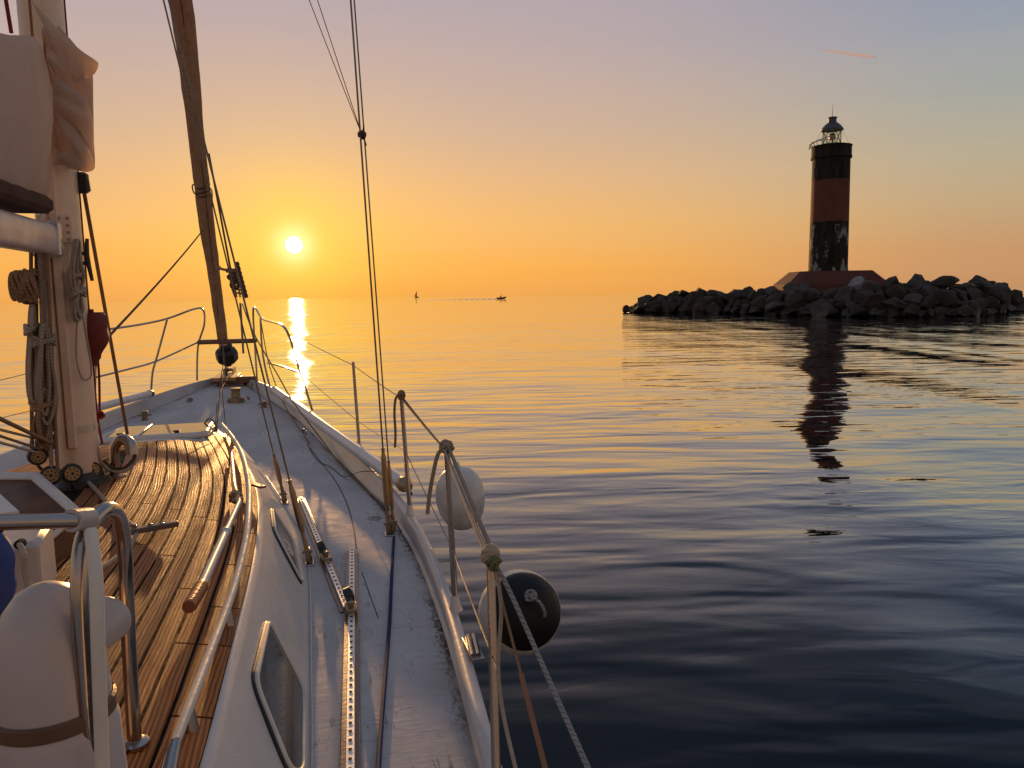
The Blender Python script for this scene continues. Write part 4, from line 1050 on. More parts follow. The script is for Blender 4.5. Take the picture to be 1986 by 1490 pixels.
def rope(pts, r_, mat, name, label, cat='rope', group=None, sub_=6, seg=8, extra=None):
    m_ = MB(); m_.tube(pts, r_, seg, sub=sub_)
    if extra:
        for q in extra: m_.tube(q, r_, seg, sub=sub_)
    return thing(m_, name, mat, label, cat, group, smooth=80)
def knot(c, r_, rr, n=3, seed=1):
    rd = random.Random(seed); out = []
    for k in range(n):
        ax = Vector((rd.uniform(-1, 1), rd.uniform(-1, 1), rd.uniform(-1, 1))).normalized(); u_ = ax.orthogonal().normalized(); w_ = ax.cross(u_)
        out.append([c+(u_*math.cos(a)+w_*math.sin(a))*r_*rd.uniform(.8, 1.1)+ax*a*rr*.25 for a in [i*.9 for i in range(8)]])
    return out
# blue line down the side deck
rope([D(764, 1042, .012), D(760, 1110, .009), D(756, 1200, .009), D(748, 1300, .009), D(740, 1400, .009), D(733, 1500, .009), D(728, 1600, .009)], .0075, 'rope_blue', 'blue_line', 'dark blue line lying along the side deck from the shroud foot')
# jib sheet from the blocks down along the bulwark
rope([P(470, 590, l=4.9), P(493, 648, l=4.4), P(540, 730, l=3.9), P(568, 779, l=3.5), D(610, 835, .10), D(660, 900, .02), D(700, 940, .012), D(752, 988, .02)], .0065, 'rope_tan', 'jib_sheet', 'tan jib sheet running from the bow blocks down the deck to the shroud foot')
rope([D(600, 870, .008), D(618, 895, .008), D(640, 905, .008), D(668, 925, .01), P(700, 915, z=1.33), P(745, 915, z=1.36)], .003, 'rope_dark', 'cord', 'thin dark cord trailing over the foredeck near the pole')
rope([P(505, 617, l=6.05), P(520, 700, l=5.9), P(540, 760, l=5.4), D(560, 800, .05), D(600, 860, .01)], .006, 'rope_tan', 'foredeck_line', 'tan line leading aft from the starboard pulpit leg')
# line from furled sail to mast
rope(sag(P(394, 446, l=5.6), P(193, 672, l=.2), .02), .007, 'rope_dark', 'lazy_sheet', 'dark line slanting from the furled sail down to the mast')
rope(sag(P(405, 298, l=5.4), P(447, 522, l=5.1), .0), .011, 'rope_dark', 'pole_lift', 'thick dark line beside the furled sail above the bow blocks')
rope(sag(P(466, 588, l=5.0), P(472, 686, l=5.0), .0), .012, 'wire', 'hanging_rod', 'short dark rod hanging below the bow blocks')
rope(sag(P(158, 345, l=.1), P(247, 842, l=1.0), .0), .0095, 'rope_tan', 'halyard', 'tan halyard slanting down from the mast to the hooked vent')
rope([P(150, 345, l=.12), P(160, 470, l=.12), P(172, 600, l=.12), P(190, 700, l=.12), P(193, 800, l=.2), P(190, 815, l=.2), P(198, 860, l=.25)], .006, 'rope_red', 'red_halyard', 'red halyard hanging down the forward side of the mast', extra=knot(P(193, 806, l=.2), .02, .006, 2))
rope([P(420, 840, l=1.8), P(428, 740, l=3.4), P(433, 700, l=4.6), P(431, 655, l=5.5)], .004, 'rope_dark', 'furling_line', 'thin furling line from the drum to the deck eye')
rope([P(418, 830, l=1.9), P(424, 770, l=3.0), P(440, 735, l=6.0)], .004, 'rope_dark', 'furling_line', 'thin line from the deck eye to the stem head')
rope([T(449, 900, .03), P(440, 840, l=2.4), P(432, 770, l=3.6), P(430, 720, l=4.9)], .0045, 'rope_dark', 'downhaul', 'thin line dropping to the bracket beside the handrail')
rope([P(8, -20, l=-.42), P(22, 64, l=-.42)], .008, 'rope_red', 'topping_lift', 'dark red line rising from the folded sail at the top left edge')
# bow block cluster
cl = P(452, 545, l=5.05); e = root('block_cluster', 'dark blocks and springs hanging beside the furled sail above the bow', 'pulley block', cl-Vector((0, 0, .16))); eb = cl-Vector((0, 0, .16))
def px_(x, y): return P(x, y, l=5.05)
mb = MB(); mb.tube([px_(446, 520), px_(450, 535), px_(452, 555), px_(455, 568), px_(458, 577)], [.02, .036, .028, .022, .018], 12, sub=3); mb.box(px_(448, 525), (.11, .05, .05), bev=.01); sub(mb, 'block_body', 'wood_dark', e, eb)
mb = MB()
for q in knot(px_(456, 552), .055, .01, 6, 41)+knot(px_(450, 536), .05, .01, 4, 42): mb.tube(q, .007, 6, sub=4)
sub(mb, 'block_lashing', 'rope_dark', e, eb)
mb = MB()
for k in range(7): mb.lathe(px_(459+k*.9, 530+k*6.5), [(.028, -.006), (.034, 0), (.028, .006)], 12, (.2, .3, 1))
mb.tube([px_(457, 522), px_(466, 577)], .010, 8, smooth=False); sub(mb, 'block_spring', 'bronze', e, eb)
mb = MB(); mb.tube([px_(424, 520), px_(434, 523), px_(446, 525)], [.012, .016, .012], 8); mb.tube([px_(424+4*math.cos(a), 520+4*math.sin(a)) for a in [i*.785 for i in range(8)]], .006, 6, closed=True); sub(mb, 'block_shackle', 'bronze', e, eb)
cl = P(470, 545, l=4.6)
mb = MB(); n = 16; pts = [P(459+19*k/n, 508+70*k/n, l=4.6) for k in range(n+1)]; mb.tube(pts, [.024 if k % 2 else .018 for k in range(n+1)], 8, smooth=False); thing(mb, 'shroud_tape', 'rope_dark', 'ribbed chafe wrapping on the shroud right of the bow blocks', 'chafe guard')
# knot of flag halyards on the upper shroud
kc = P(702, 262, l=b3.y)
rope(sag(kc, P(588, -30, l=b3.y-.05)), .0022, 'rope_dark', 'flag_halyard', 'thin flag halyard, the left one of the pair above the shroud knot')
rope(sag(kc, P(606, -30, l=b3.y-.05)), .0022, 'rope_dark', 'flag_halyard', 'thin flag halyard, the right one of the pair above the shroud knot')
mb = MB()
for q in knot(kc, .018, .006, 6, 5): mb.tube(q, .006, 6, sub=4)
mb.tube([kc, P(706, 243, l=b3.y)], .004, 6, smooth=False); mb.tube([kc, P(708, 275, l=b3.y), P(710, 283, l=b3.y)], .004, 6)
thing(mb, 'halyard_knot', 'rope_dark', 'dark knot tying the flag halyards to the upper shroud', 'knot')

# ropes round the mast
def hank(cx_, cy_, w_px, h_px, l, n, r_, mat, label, seed, wrap=.3, group=None):
    rd = random.Random(seed); m_ = MB()
    for k in range(n):
        ww = w_px*rd.uniform(.35, 1)/2; hh_ = h_px*rd.uniform(.78, 1.0); ox = rd.uniform(-.25, .25)*w_px; ll = l+rd.uniform(-.05, .05)
        pts = []
        for i in range(10):
            a = 2*math.pi*i/10
            x = cx_+ox*(1 if math.cos(a) < 0 else .5)+ww*math.sin(a)*(1 if math.cos(a) < .3 else .6)+rd.uniform(-1.2, 1.2); y = cy_-h_px/2+hh_/2-hh_/2*math.cos(a)
            pts.append(P(x, y, l=ll+.03*math.sin(a)))
        m_.tube(pts, r_, 7, closed=True, sub=4)
    for k in range(4):
        yy = cy_-h_px*(.5-wrap)+k*3.2; ww = w_px*.5
        c_ = P(cx_, yy, l=l); rx = (P(cx_+ww, yy, l=l)-c_).length
        m_.tube([c_+Vector((rx*math.cos(a), .07*math.sin(a), .01*math.sin(a*2+k))) for a in [j*2*math.pi/9 for j in range(9)]], r_, 7, closed=True, sub=3)
    return thing(m_, 'rope_coil', mat, label, 'rope coil', group, smooth=80)
hank(84, 740, 40, 220, -.30, 13, .0085, 'rope_fleck', 'long flecked rope hank hanging left of the mast foot', 3, .12)
hank(84, 815, 34, 120, -.30, 6, .0085, 'rope_tan', 'brown rope hank below the long flecked one', 4, .2)
hank(62, 700, 16, 220, -.30, 4, .008, 'rope_white', 'narrow loop of pale rope outermost on the left of the mast', 14, .2)
hank(148, 530, 24, 130, -.13, 6, .0055, 'rope_white', 'thin pale rope hank on the mast face below the gooseneck', 5, .5)
hank(153, 590, 20, 70, -.13, 6, .0055, 'rope_white', 'short rope bundle at the foot of the thin pale hank', 6, .1)
# horizontal coil left of the mast
m_ = MB(); rd = random.Random(9)
for k in range(8):
    cx_ = 36+k*5; c_ = P(cx_, 556, l=-.32); ry = rd.uniform(.055, .075)
    m_.tube([c_+Vector((.012*math.sin(a*2+k), .05*math.cos(a), ry*math.sin(a))) for a in [j*2*math.pi/10 for j in range(10)]], .0085, 7, closed=True, sub=4)
    m_.tube([c_+Vector((-.01+.014*math.cos(a), -.03, ry*.9*math.sin(a))) for a in [j*2*math.pi/10 for j in range(10)]], .008, 7, closed=True, sub=4)
thing(m_, 'rope_coil', 'rope_tan', 'round brown rope coil sticking out left of the mast under the boom', 'rope coil', smooth=80)
# vertical falls between boom and deck blocks
for k, (x0, y0_, x1, y1_, mt, rr2, lab) in enumerate([
        (60, 484, 62, 870, 'rope_tan', .0085, 'outermost brown fall hanging from the boom end'),
        (70, 484, 74, 880, 'rope_dark', .0075, 'dark fall beside the outermost one under the boom'),
        (82, 484, 100, 905, 'rope_white', .0095, 'pale webbing-like fall close to the mast track'),
        (90, 484, 112, 915, 'rope_tan', .0085, 'brown fall touching the mast edge'),
        (76, 484, 88, 860, 'rope_fleck', .0075, 'flecked fall in the middle of the bunch under the boom')]):
    rope(sag(P(x0, y0_-6, l=-.26-.012*k), P(x1, y1_, l=-.24-.012*k), .0), rr2, mt, 'boom_fall', lab, group='lines falling from the boom end to the mast foot')
# lines led aft to the left from the blocks
for k, (x0, y0_, x1, y1_, lab) in enumerate([(100, 860, -30, 798, 'topmost thick line led aft from the mast blocks'), (66, 850, -30, 826, 'second line led aft from the mast blocks'), (80, 872, -30, 836, 'third line led aft from the mast blocks'), (78, 880, -30, 850, 'lowest line led aft from the mast blocks')]):
    rope(sag(P(x0, y0_, l=-.27), P(x1, y1_, l=-1.1), .0), .0085 if k == 0 else .006, 'rope_tan' if k % 2 == 0 else 'rope_white', 'control_line', lab)
# the line from the mast foot over the planks to the studded plate
rope([T(165, 930, .03), T(190, 955, .012), T(215, 985, .012), T(240, 1005, .012), T(262, 1024, .03)], .0095, 'rope_white', 'halyard_tail', 'pale rope leading from the mast foot to the studded plate')
rope([T(268, 1030, .012), T(250, 1060, .01), T(200, 1100, .01), T(150, 1120, .01)], .009, 'rope_white', 'halyard_tail', 'pale rope running aft from the studded plate behind the hoop')
# loop of rope hanging on the swan neck vent
rope([P(172, 852, l=.1), P(186, 862, l=.0), P(194, 890, l=0), P(205, 908, l=vy-.06), P(232, 916, l=vy-.07), P(256, 905, l=vy-.04), P(264, 885, l=vy), P(258, 876, l=vy+.03)], .008, 'rope_white', 'vent_rope', 'pale rope loop slung under the swan neck vent')
rope([P(200, 893, l=vy-.05), P(218, 907, l=vy-.06), P(240, 908, l=vy-.06), P(258, 892, l=vy-.03), P(262, 880, l=vy)], [.008]*5, 'rope_dark', 'vent_rope', 'thick dark rope in the crook of the swan neck vent')
# dark red bag hung on the mast
mb = MB(); rows = []
for i in range(15):
    t = i/14; y_ = 606+t*104; c_ = P(181+2*math.sin(t*3), y_, l=.05); w_ = .03+.035*math.sin(math.pi*min(1, t*1.15+.08))**.7 if t < .9 else .02
    rows.append([(c_.x+w_*math.cos(a)*(1+.1*math.sin(3*a+i)), c_.y+w_*1.1*math.sin(a), c_.z) for a in [2*math.pi*k/14 for k in range(15)]])
mb.grid(rows); mb.tube([P(176, 600, l=.05), P(178, 612, l=.05)], .012, 8, smooth=False)
thing(mb, 'winch_handle_bag', 'darkred', 'dark red cloth bag hung on the right side of the mast', 'bag', smooth=60)
rope([P(150, 610, l=-.12), P(148, 690, l=-.12), P(158, 732, l=-.12), P(172, 735, l=-.1), P(177, 715, l=-.08), P(165, 640, l=-.11), P(160, 612, l=-.12)], .0042, 'rope_white', 'thin_loop', 'thin pale line loop hanging against the mast beside the red bag')
# rope and blue cloth by the deck box
rope([P(38, 1056, l=-2.27), P(46, 1075, l=-2.30), P(48, 1110, l=-2.30), P(58, 1145, l=-2.32), P(80, 1170, l=-2.36)], .0065, 'rope_white', 'box_rope', 'pale rope coming out of the hole in the white deck box')
mb = MB(); rows = []
for i in range(14):
    t = i/13; c_ = P(-12+14*math.sin(t*3.3), 1035+t*165, l=-2.42); w_ = .014+.016*math.sin(t*3.1)
    rows.append([(c_.x+w_*math.cos(a)*(1+.18*math.sin(2*a+i*.7)), c_.y+.03*math.sin(a), c_.z) for a in [2*math.pi*k/14 for k in range(15)]])
mb.grid(rows); thing(mb, 'blue_cloth', 'blue_cloth', 'crumpled blue cloth at the left edge beside the white deck box', 'cloth', smooth=60)

# ------------------------------------------------------------------ fenders and their ropes
fc = P(893, 966, s=1.93); k_ = (fc-CB).length/FOC
e = root('fender', 'plain white pear shaped fender hanging between the stanchions', 'fender', fc-Vector((0, 0, .2)), 'fenders on the starboard lifeline'); eb = fc-Vector((0, 0, .2))
rf = 47*k_; 
mb = MB(); prof = []
for i in range(25):
    a = math.pi*i/24; r_ = rf*math.sin(a)**.86; z = -62*k_*math.cos(a); prof.append((max(r_*(1+.05*math.cos(a)*-1), .001), z))
mb.lathe(fc, prof, 36, (-.10, .0, 1)); sub(mb, 'fender_body', 'fender_white', e, eb, smooth=70)
mb = MB(); mb.tube([fc+Vector((rf*.985*math.cos(a), rf*.985*math.sin(a), .01+.1*rf*math.cos(a))) for a in [i*math.pi/12 for i in range(24)]], .0035, 6, closed=True, smooth=False); sub(mb, 'fender_seam', 'fender_white', e, eb, smooth=70)
mb = MB(); mb.lathe(fc+Vector((-.10, 0, 1)).normalized()*56*k_, [(.03, 0), (.024, .02), (.018, .03), (.018, .045)], 16, (-.1, 0, 1)); sub(mb, 'fender_eye', 'fender_white', e, eb, smooth=60)
ftop = fc+Vector((-.10, 0, 1)).normalized()*(62*k_+.03)
fc2 = P(1008, 1187, s=1.93); k_ = (fc2-CB).length/FOC; rf2 = 77*k_
e = root('fender', 'white round fender with black cap facing the camera', 'fender', fc2-Vector((0, 0, .2)), 'fenders on the starboard lifeline'); eb = fc2-Vector((0, 0, .2))
ax = (CB-fc2).normalized()+Vector((.24, 0, .02)); ax.normalize()
mb = MB(); prof = []; CUTA = R(62)
for i in range(21):
    a = math.pi-(math.pi-CUTA)*i/20; prof.append((max(rf2*math.sin(a), .001), rf2*math.cos(a)))
mb.lathe(fc2, prof, 40, ax, cap=False); sub(mb, 'fender_body', 'fender_white', e, eb, smooth=70)
mb = MB(); prof = [(rf2*math.sin(CUTA)+.001, rf2*math.cos(CUTA)-.004)]
for i in range(13):
    a = CUTA*(1-i/12); prof.append((max((rf2+.002)*math.sin(a), .001), (rf2+.002)*math.cos(a)))
mb.lathe(fc2, prof, 40, ax, cap=False); sub(mb, 'fender_cap', 'fender_dark', e, eb, smooth=70)
kp = P(1008, 1150, s=fc2.x+.02)
kp = fc2+ax*(rf2+.012)+Vector((-.0, 0, .055))
mb = MB()
for q in knot(kp, .020, .005, 5, 11): mb.tube(q, .006, 7, sub=4)
mb.tube([kp, kp+Vector((.03, -.02, -.02)), kp+Vector((.05, -.02, -.06)), kp+Vector((.052, -.01, -.085))], .006, 7)
sub(mb, 'fender_knot', 'rope_grey', e, eb, smooth=60)
# knots at the stanchion heads with their tails
def tied(tp, label, mat, seed, tail=None, n=5, r_=.0085, rad=.022):
    m_ = MB()
    for q in knot(tp+Vector((0, 0, .005)), rad, r_, n, seed): m_.tube(q, r_, 8, sub=4)
    if tail: m_.tube(tail, r_, 8, sub=5)
    return thing(m_, 'tied_rope', mat, label, 'rope', 'ropes tied to the stanchion heads', smooth=80)
l2 = S2[0].y; l3 = S3[0].y; l4 = S4[0].y
tied(S2[1], 'short tan rope tied on the stanchion farthest forward of the three roped ones', 'rope_tan', 21, [S2[1], P(768, 772, l=l2), P(765, 800, l=l2), P(767, 840, l=l2), P(766, 868, l=l2)], rad=.02, r_=.0075)
tied(S3[1], 'flecked rope knotted on the stanchion in front of the white fender, tail hanging left', 'rope_fleck', 22, [S3[1], P(850, 880, l=l3), P(840, 920, l=l3), P(833, 960, l=l3), P(829, 997, l=l3)], n=6)
tied(S4[1], 'thick pale rope knot on the nearest stanchion', 'rope_white', 23, None, n=6, rad=.02)
m_ = MB()
for q in knot(P(957, 1093, l=l4), .018, .006, 4, 33): m_.tube(q, .0055, 8, sub=4)
thing(m_, 'green_lashing', 'rope_green', 'green cord lashing just below the nearest stanchion knot', 'rope')
rope(sag(S2[1], ftop, .01), .0065, 'rope_tan', 'fender_rope', 'tan rope running from the second stanchion to the plain white fender')
rope(sag(S3[1]+Vector((.01, 0, 0)), S4[1]+Vector((.01, 0, .0)), .0), .0075, 'rope_fleck', 'fender_rope', 'flecked rope stretched beside the lifeline above the white fender')
rope(sag(S3[1]+Vector((-.012, 0, .0)), S4[1]+Vector((-.012, 0, .0)), .0), .0055, 'rope_white', 'gate_line', 'pale line stretched alongside the flecked rope above the white fender')
rope([P(957, 1090, l=l4), P(985, 1140, l=l4-.02), P(1030, 1240, l=l4-.12), P(1085, 1365, l=l4-.30), P(1145, 1500, l=l4-.5)], .0062, 'rope_grey', 'mooring_rope', 'grey braided rope slanting down to the right from the nearest knot')
rope([P(960, 1095, l=l4), P(972, 1180, l=l4), P(966, 1290, l=l4), P(975, 1380, l=l4-.02), P(1002, 1500, l=l4-.1)], .0055, 'rope_white', 'mooring_rope', 'pale rope twisted down beside the nearest stanchion')

# ------------------------------------------------------------------ breakwater islet and lighthouse
def WP(px, py, z=None, y=None):
    d = cf+cr*((px-993)/FOC)-cv*((py-745)/FOC); t = (z-CAMH)/d.z if z is not None else y/d.y
    return CAM+d*t
def wmesh(mb, name, mats, parent=None, off=(0, 0, 0), **k): return mb.build(name, mats, parent, off=off, **k)
FRONT = [(1212, 606), (1260, 608), (1320, 609), (1400, 610), (1480, 611), (1560, 613), (1640, 615), (1720, 616), (1800, 616), (1880, 614), (1940, 610), (1984, 602)]
CREST = [(1212, 600), (1240, 580), (1290, 571), (1350, 563), (1380, 568), (1440, 563), (1490, 560), (1540, 556), (1620, 559), (1700, 555), (1740, 551), (1780, 550), (1830, 551), (1870, 553), (1910, 548), (1950, 552), (1984, 591)]
fr = [WP(x, y, z=0) for x, y in FRONT]
def front_at(px):
    return WP(px, interp([(a, b) for a, b in FRONT], px), z=0)
TY = 84.0
tw = WP(1605.5, 526, y=TY); TX = tw.x; TZ0 = tw.z
# mound under the boulders
mb = MB(); rows = []
for i in range(41):
    px = 1216+i*(1981-1216)/40; f0 = front_at(px); c_py = interp(CREST, px)
    depth = interp([(1212, .5), (1300, 4), (1500, 9), (1800, 9), (1940, 5), (1984, .6)], px)
    top = WP(px, c_py, y=f0.y+depth*.45).z-.9
    row = []
    for t, hh_ in ((-.02, -.6), (.06, .0), (.28, .62), (.45, .85), (.62, .85), (.85, .5), (1.05, -.6)):
        row.append((f0.x+t*depth*f0.x/f0.y, f0.y+.5+t*depth*1.4, hh_*max(.2, top) if hh_ > 0 else hh_))
    rows.append(row)
mb.grid(rows, flip=False); wmesh(mb, 'islet_ground', 'rock_brown', smooth=80)['kind'] = 'structure'
def boulder(seed):
    import bmesh
    rd = random.Random(seed); bm = bmesh.new(); bmesh.ops.create_icosphere(bm, subdivisions=4, radius=1)
    planes = [(Vector((rd.gauss(0, 1), rd.gauss(0, 1), rd.gauss(0, 1))).normalized(), rd.uniform(.42, .82)) for _ in range(11)]
    for v in bm.verts:
        for n, d in planes:
            e_ = v.co.dot(n)-d
            if e_ > 0: v.co -= n*e_*.98
        v.co *= 1+.12*noise.noise(v.co*1.7+Vector((seed, 0, 0)))+.07*noise.noise(v.co*5+Vector((0, seed, 0)))+.03*noise.noise(v.co*12+Vector((0, seed, 0)))
    me = bpy.data.meshes.new('boulder'); bm.to_mesh(me); bm.free()
    me.polygons.foreach_set('use_smooth', [True]*len(me.polygons)); me.set_sharp_from_angle(angle=R(28))
    return me
BL = {}
for mt in ('rock_grey', 'rock_brown', 'rock_pale'):
    BL[mt] = []
    for s_ in range(7):
        me = boulder(s_*3+1); me.materials.append(M[mt]); BL[mt].append(me)
rd = random.Random(12)
def put(px, py, wpx, hpx, ydist, mt, label, grp, k=None):
    c = WP(px, py, y=ydist); sx = wpx*ydist/FOC/2*1.3; sz = hpx*ydist/FOC/2*1.35
    o = bpy.data.objects.new('boulder', BL[mt][k if k is not None else rd.randrange(7)]); COL.objects.link(o)
    o.location = c; o.scale = (sx, max(sx, sz)*rd.uniform(.8, 1.1), sz); o.rotation_euler = (rd.uniform(-.3, .3), rd.uniform(-.35, .35), rd.uniform(0, 6.28))
    return tag(o, label, 'boulder', grp)
def side(px): return 'left of' if px < 1500 else ('below' if px < 1715 else 'right of')
n_b = 0; cnt = [0]*4
_o = 'first second third fourth fifth sixth seventh eighth ninth tenth eleventh twelfth thirteenth fourteenth fifteenth sixteenth seventeenth eighteenth nineteenth twentieth'.split()
_t = {2: 'twenty', 3: 'thirty', 4: 'forty', 5: 'fifty'}
def ORD(n): return _o[n-1] if n <= 20 else (_t[n//10]+'-'+_o[n % 10-1] if n % 10 else _t[n//10][:-1]+'ieth')
for row, (yo, hz_) in enumerate(((.4, 0.0), (1.6, .34), (3.0, .68), (4.4, 1.0))):
    px = 1216+row*9
    while px < 1978:
        f0 = front_at(px); pyf = interp([(a, b) for a, b in FRONT], px); pyc = interp(CREST, px)
        w_ = rd.choice((18, 22, 27, 32, 38, 46))*rd.uniform(.85, 1.12); h_ = w_*rd.uniform(.55, .85)
        span = pyf-pyc
        if span < 20: w_ *= .6; h_ *= .6
        py = pyf-3-(span-h_*.45-3)*hz_-(h_*.22 if row < 3 else 0)
        if row and span < 14+row*5: px += 18; continue
        mt = 'rock_grey' if rd.random() < (.25+.2*row if px > 1480 else .12) else 'rock_brown'
        place = 'left of the lighthouse' if px < 1500 else ('in front of the lighthouse plinth' if px < 1715 else 'right of the lighthouse')
        lvl = ('at the waterline', 'in the lower slope', 'in the upper slope', 'on the crest')[row]
        tone = 'grey' if mt == 'rock_grey' else 'dark brown'
        if row == 3 and 1555 < px < 1655: px += w_*.8; continue
        cnt[row] += 1; put(px, py, w_, h_, f0.y+yo*.9, mt, f'{tone} boulder, {ORD(cnt[row])} from the left end of the breakwater, {lvl}', f'boulders {lvl}')
        n_b += 1; px += w_*rd.uniform(.62, .86)
print('boulders', n_b)
# boulders that stand out in the picture
for (px, py, w_, h_, mt, lab) in [
        (1664, 556, 24, 34, 'rock_pale', 'palest blue-grey boulder standing upright before the plinth corner'),
        (1638, 572, 28, 30, 'rock_grey', 'rounded grey boulder just left of the palest upright one'),
        (1692, 560, 36, 26, 'rock_grey', 'slanting grey slab just right of the palest upright boulder'),
        (1731, 550, 30, 24, 'rock_grey', 'round topped grey boulder right of the plinth on the skyline'),
        (1777, 552, 30, 32, 'rock_grey', 'pointed grey boulder forming the highest peak right of the plinth'),
        (1829, 552, 42, 24, 'rock_grey', 'broad grey boulder right of the highest pointed one on the skyline'),
        (1682, 577, 30, 24, 'rock_grey', 'speckled boulder with crusted top below the slanting slab'),
        (1514, 594, 46, 20, 'rock_grey', 'flat pale brown slab at the waterline left of the tower'),
        (1538, 580, 36, 26, 'rock_grey', 'mottled grey boulder above the flat waterline slab'),
        (1345, 590, 40, 38, 'rock_brown', 'large smooth brown boulder with flat face near the left end'),
        (1736, 572, 28, 34, 'rock_brown', 'squarish block of brown stone right of the plinth, mid slope'),
        (1838, 584, 44, 40, 'rock_brown', 'big wedge shaped brown boulder toward the right end'),
        (1735, 592, 46, 22, 'rock_brown', 'long low tan brown stone at the waterline right of the plinth'),
        (1900, 550, 42, 24, 'rock_grey', 'flat topped grey boulder on the skyline near the right end'),
        (1546, 558, 46, 18, 'rock_grey', 'broad greyish slab against the left foot of the plinth')]:
    f0 = front_at(px); put(px, py, w_, h_, f0.y+interp([(540, 4.0), (575, 1.6), (595, .2)], py), mt, lab, None)

# lighthouse
lh = bpy.data.objects.new('lighthouse', None); COL.objects.link(lh); LO = Vector((TX, TY, TZ0-1.9)); lh.location = LO
tag(lh, 'round lighthouse with black and dark red bands on a brick plinth over the rocks', 'lighthouse')
sc_ = lambda px: px*TY/FOC*.915
hgt_ = lambda py: WP(1606, py, y=TY).z
Rb, Rt = sc_(38.6), sc_(36.8)
zc0, zc1, zc2 = hgt_(309), hgt_(303), hgt_(284)
mb = MB(); mb.lathe((TX, TY, 0), [(Rb+.05, TZ0-.2), (Rb+.05, TZ0+.12), (Rb, TZ0+.16)]+[(Rb+(Rt-Rb)*k/10, TZ0+.16+(zc0-TZ0-.16)*k/10) for k in range(1, 11)]+[(Rt+.02, zc0)], 48)
tower = wmesh(mb, 'tower', 'tower', lh, LO, smooth=45)
mb = MB(); rc = sc_(39.2)
mb.lathe((TX, TY, 0), [(Rt, zc0), (rc+.03, zc0+.02), (rc+.05, zc0+.18), (rc-.02, zc1+.05), (rc-.02, zc2-.12), (rc+.03, zc2-.1), (rc+.03, zc2), (rc-.25, zc2+.01), (.3, zc2+.08)], 48)
wmesh(mb, 'parapet', 'tower', lh, LO, smooth=40)
mb = MB(); a = R(186+30); wz = (hgt_(327)+hgt_(345))/2
ww_ = math.atan2(-.25, -1)
q = Vector((TX+math.cos(R(200))*Rt*1.0, TY+math.sin(R(200))*Rt, wz)); mb.box(q, (.10, .55, .95), Matrix.Rotation(R(200), 3, 'Z')); wmesh(mb, 'tower_window', 'hole', tower, LO)
q = Vector((TX+.05, TY-Rt*1.0-.02, hgt_(446))); mb = MB(); mb.box(q, (.42, .14, .78)); wmesh(mb, 'tower_window', 'rock_pale', tower, LO)
mb = MB(); mb.box(q+Vector((0, -.06, 0)), (.30, .14, .66)); wmesh(mb, 'window_opening', 'hole', tower, LO)
# lantern
rl = sc_(18.5); zl0 = hgt_(281); zl1 = hgt_(252.5); zg0 = zl0+.05
L_ = MB(); L_.lathe((TX, TY, 0), [(rl+.12, zc2), (rl+.12, zg0-.08), (rl+.16, zg0-.06), (rl+.16, zg0), (rl-.05, zg0)], 32); lant = wmesh(L_, 'lantern_room', 'lantern_paint', lh, LO)
mb = MB(); mb.lathe((TX, TY, 0), [(rl-.02, zg0), (rl-.02, zl1)], 24, cap=False); wmesh(mb, 'lantern_pane', 'pane', lant, LO)
mb = MB(); n = 8
for k in range(n):
    a0, a1 = 2*math.pi*k/n, 2*math.pi*(k+1)/n
    p0 = lambda a_, z: Vector((TX+rl*math.cos(a_), TY+rl*math.sin(a_), z))
    mb.tube([p0(a0, zg0), p0(a1, zl1)], .026, 6, smooth=False); mb.tube([p0(a1, zg0), p0(a0, zl1)], .026, 6, smooth=False)
mb.tube([p0(2*math.pi*k/24, zl1) for k in range(24)], .05, 6, closed=True, smooth=False)
wmesh(mb, 'lantern_lattice', 'boat_far', lant, LO)
mb = MB(); zr1 = hgt_(238); zr2 = hgt_(228); rr0 = sc_(22)
mb.lathe((TX, TY, 0), [(rl-.1, zl1-.02), (rr0, zl1-.05), (rr0, zl1+.07), (rr0*.90, zl1+.22), (rr0*.76, zl1+.42), (rr0*.58, zl1+.60), (rr0*.42, zr1-.02), (rr0*.36, zr1), (rr0*.36, zr2-.1), (rr0*.42, zr2-.08), (rr0*.42, zr2), (.02, zr2+.05)], 32)
rf_ = wmesh(mb, 'lantern_roof', 'roofmetal', lant, LO, smooth=30)
mb = MB(); mb.tube([(TX-.03, TY, zr2), (TX, TY, hgt_(203))], [.03, .012], 6, smooth=False); wmesh(mb, 'antenna', 'boat_far', lh, LO)
mb = MB(); zl = hgt_(266); mb.lathe((TX+.05, TY, 0), [(.10, zg0), (.10, zl-.35), (.30, zl-.30), (.36, zl-.05), (.33, zl+.2), (.16, zl+.38), (.03, zl+.42)], 18); wmesh(mb, 'beacon_lamp', 'copper', lant, LO)
# gallery rail leaning out on the left
mb = MB()
for k in range(9):
    a0 = R(150+k*14); q = Vector((TX+rc*math.cos(a0), TY+rc*math.sin(a0), zc2)); mb.tube([q, q+Vector((math.cos(a0)*.2, math.sin(a0)*.2, .35))], .03, 6, smooth=False)
mb.tube([Vector((TX+(rc+.2)*math.cos(R(150+k*7)), TY+(rc+.2)*math.sin(R(150+k*7)), zc2+.36)) for k in range(17)], .04, 6)
mb.tube([(TX-rc-.35, TY, zc2-.3), (TX-rc-.1, TY, zc2+.3), (TX-rc*.5, TY-.8, zc2+.75), (TX-.2, TY-1.2, zc2+.8)], .06, 6)
wmesh(mb, 'gallery_rail', 'lantern_paint', lh, LO)
mb = MB(); mb.tube([(TX-rl-.1, TY, zl1), (TX-rc*.95, TY, zc2+.1)], .012, 5, smooth=False); mb.tube([(TX+rl+.1, TY, zl1), (TX+rc*.98, TY, zc2+.1)], .012, 5, smooth=False); wmesh(mb, 'guy_wire', 'wire', lh, LO)
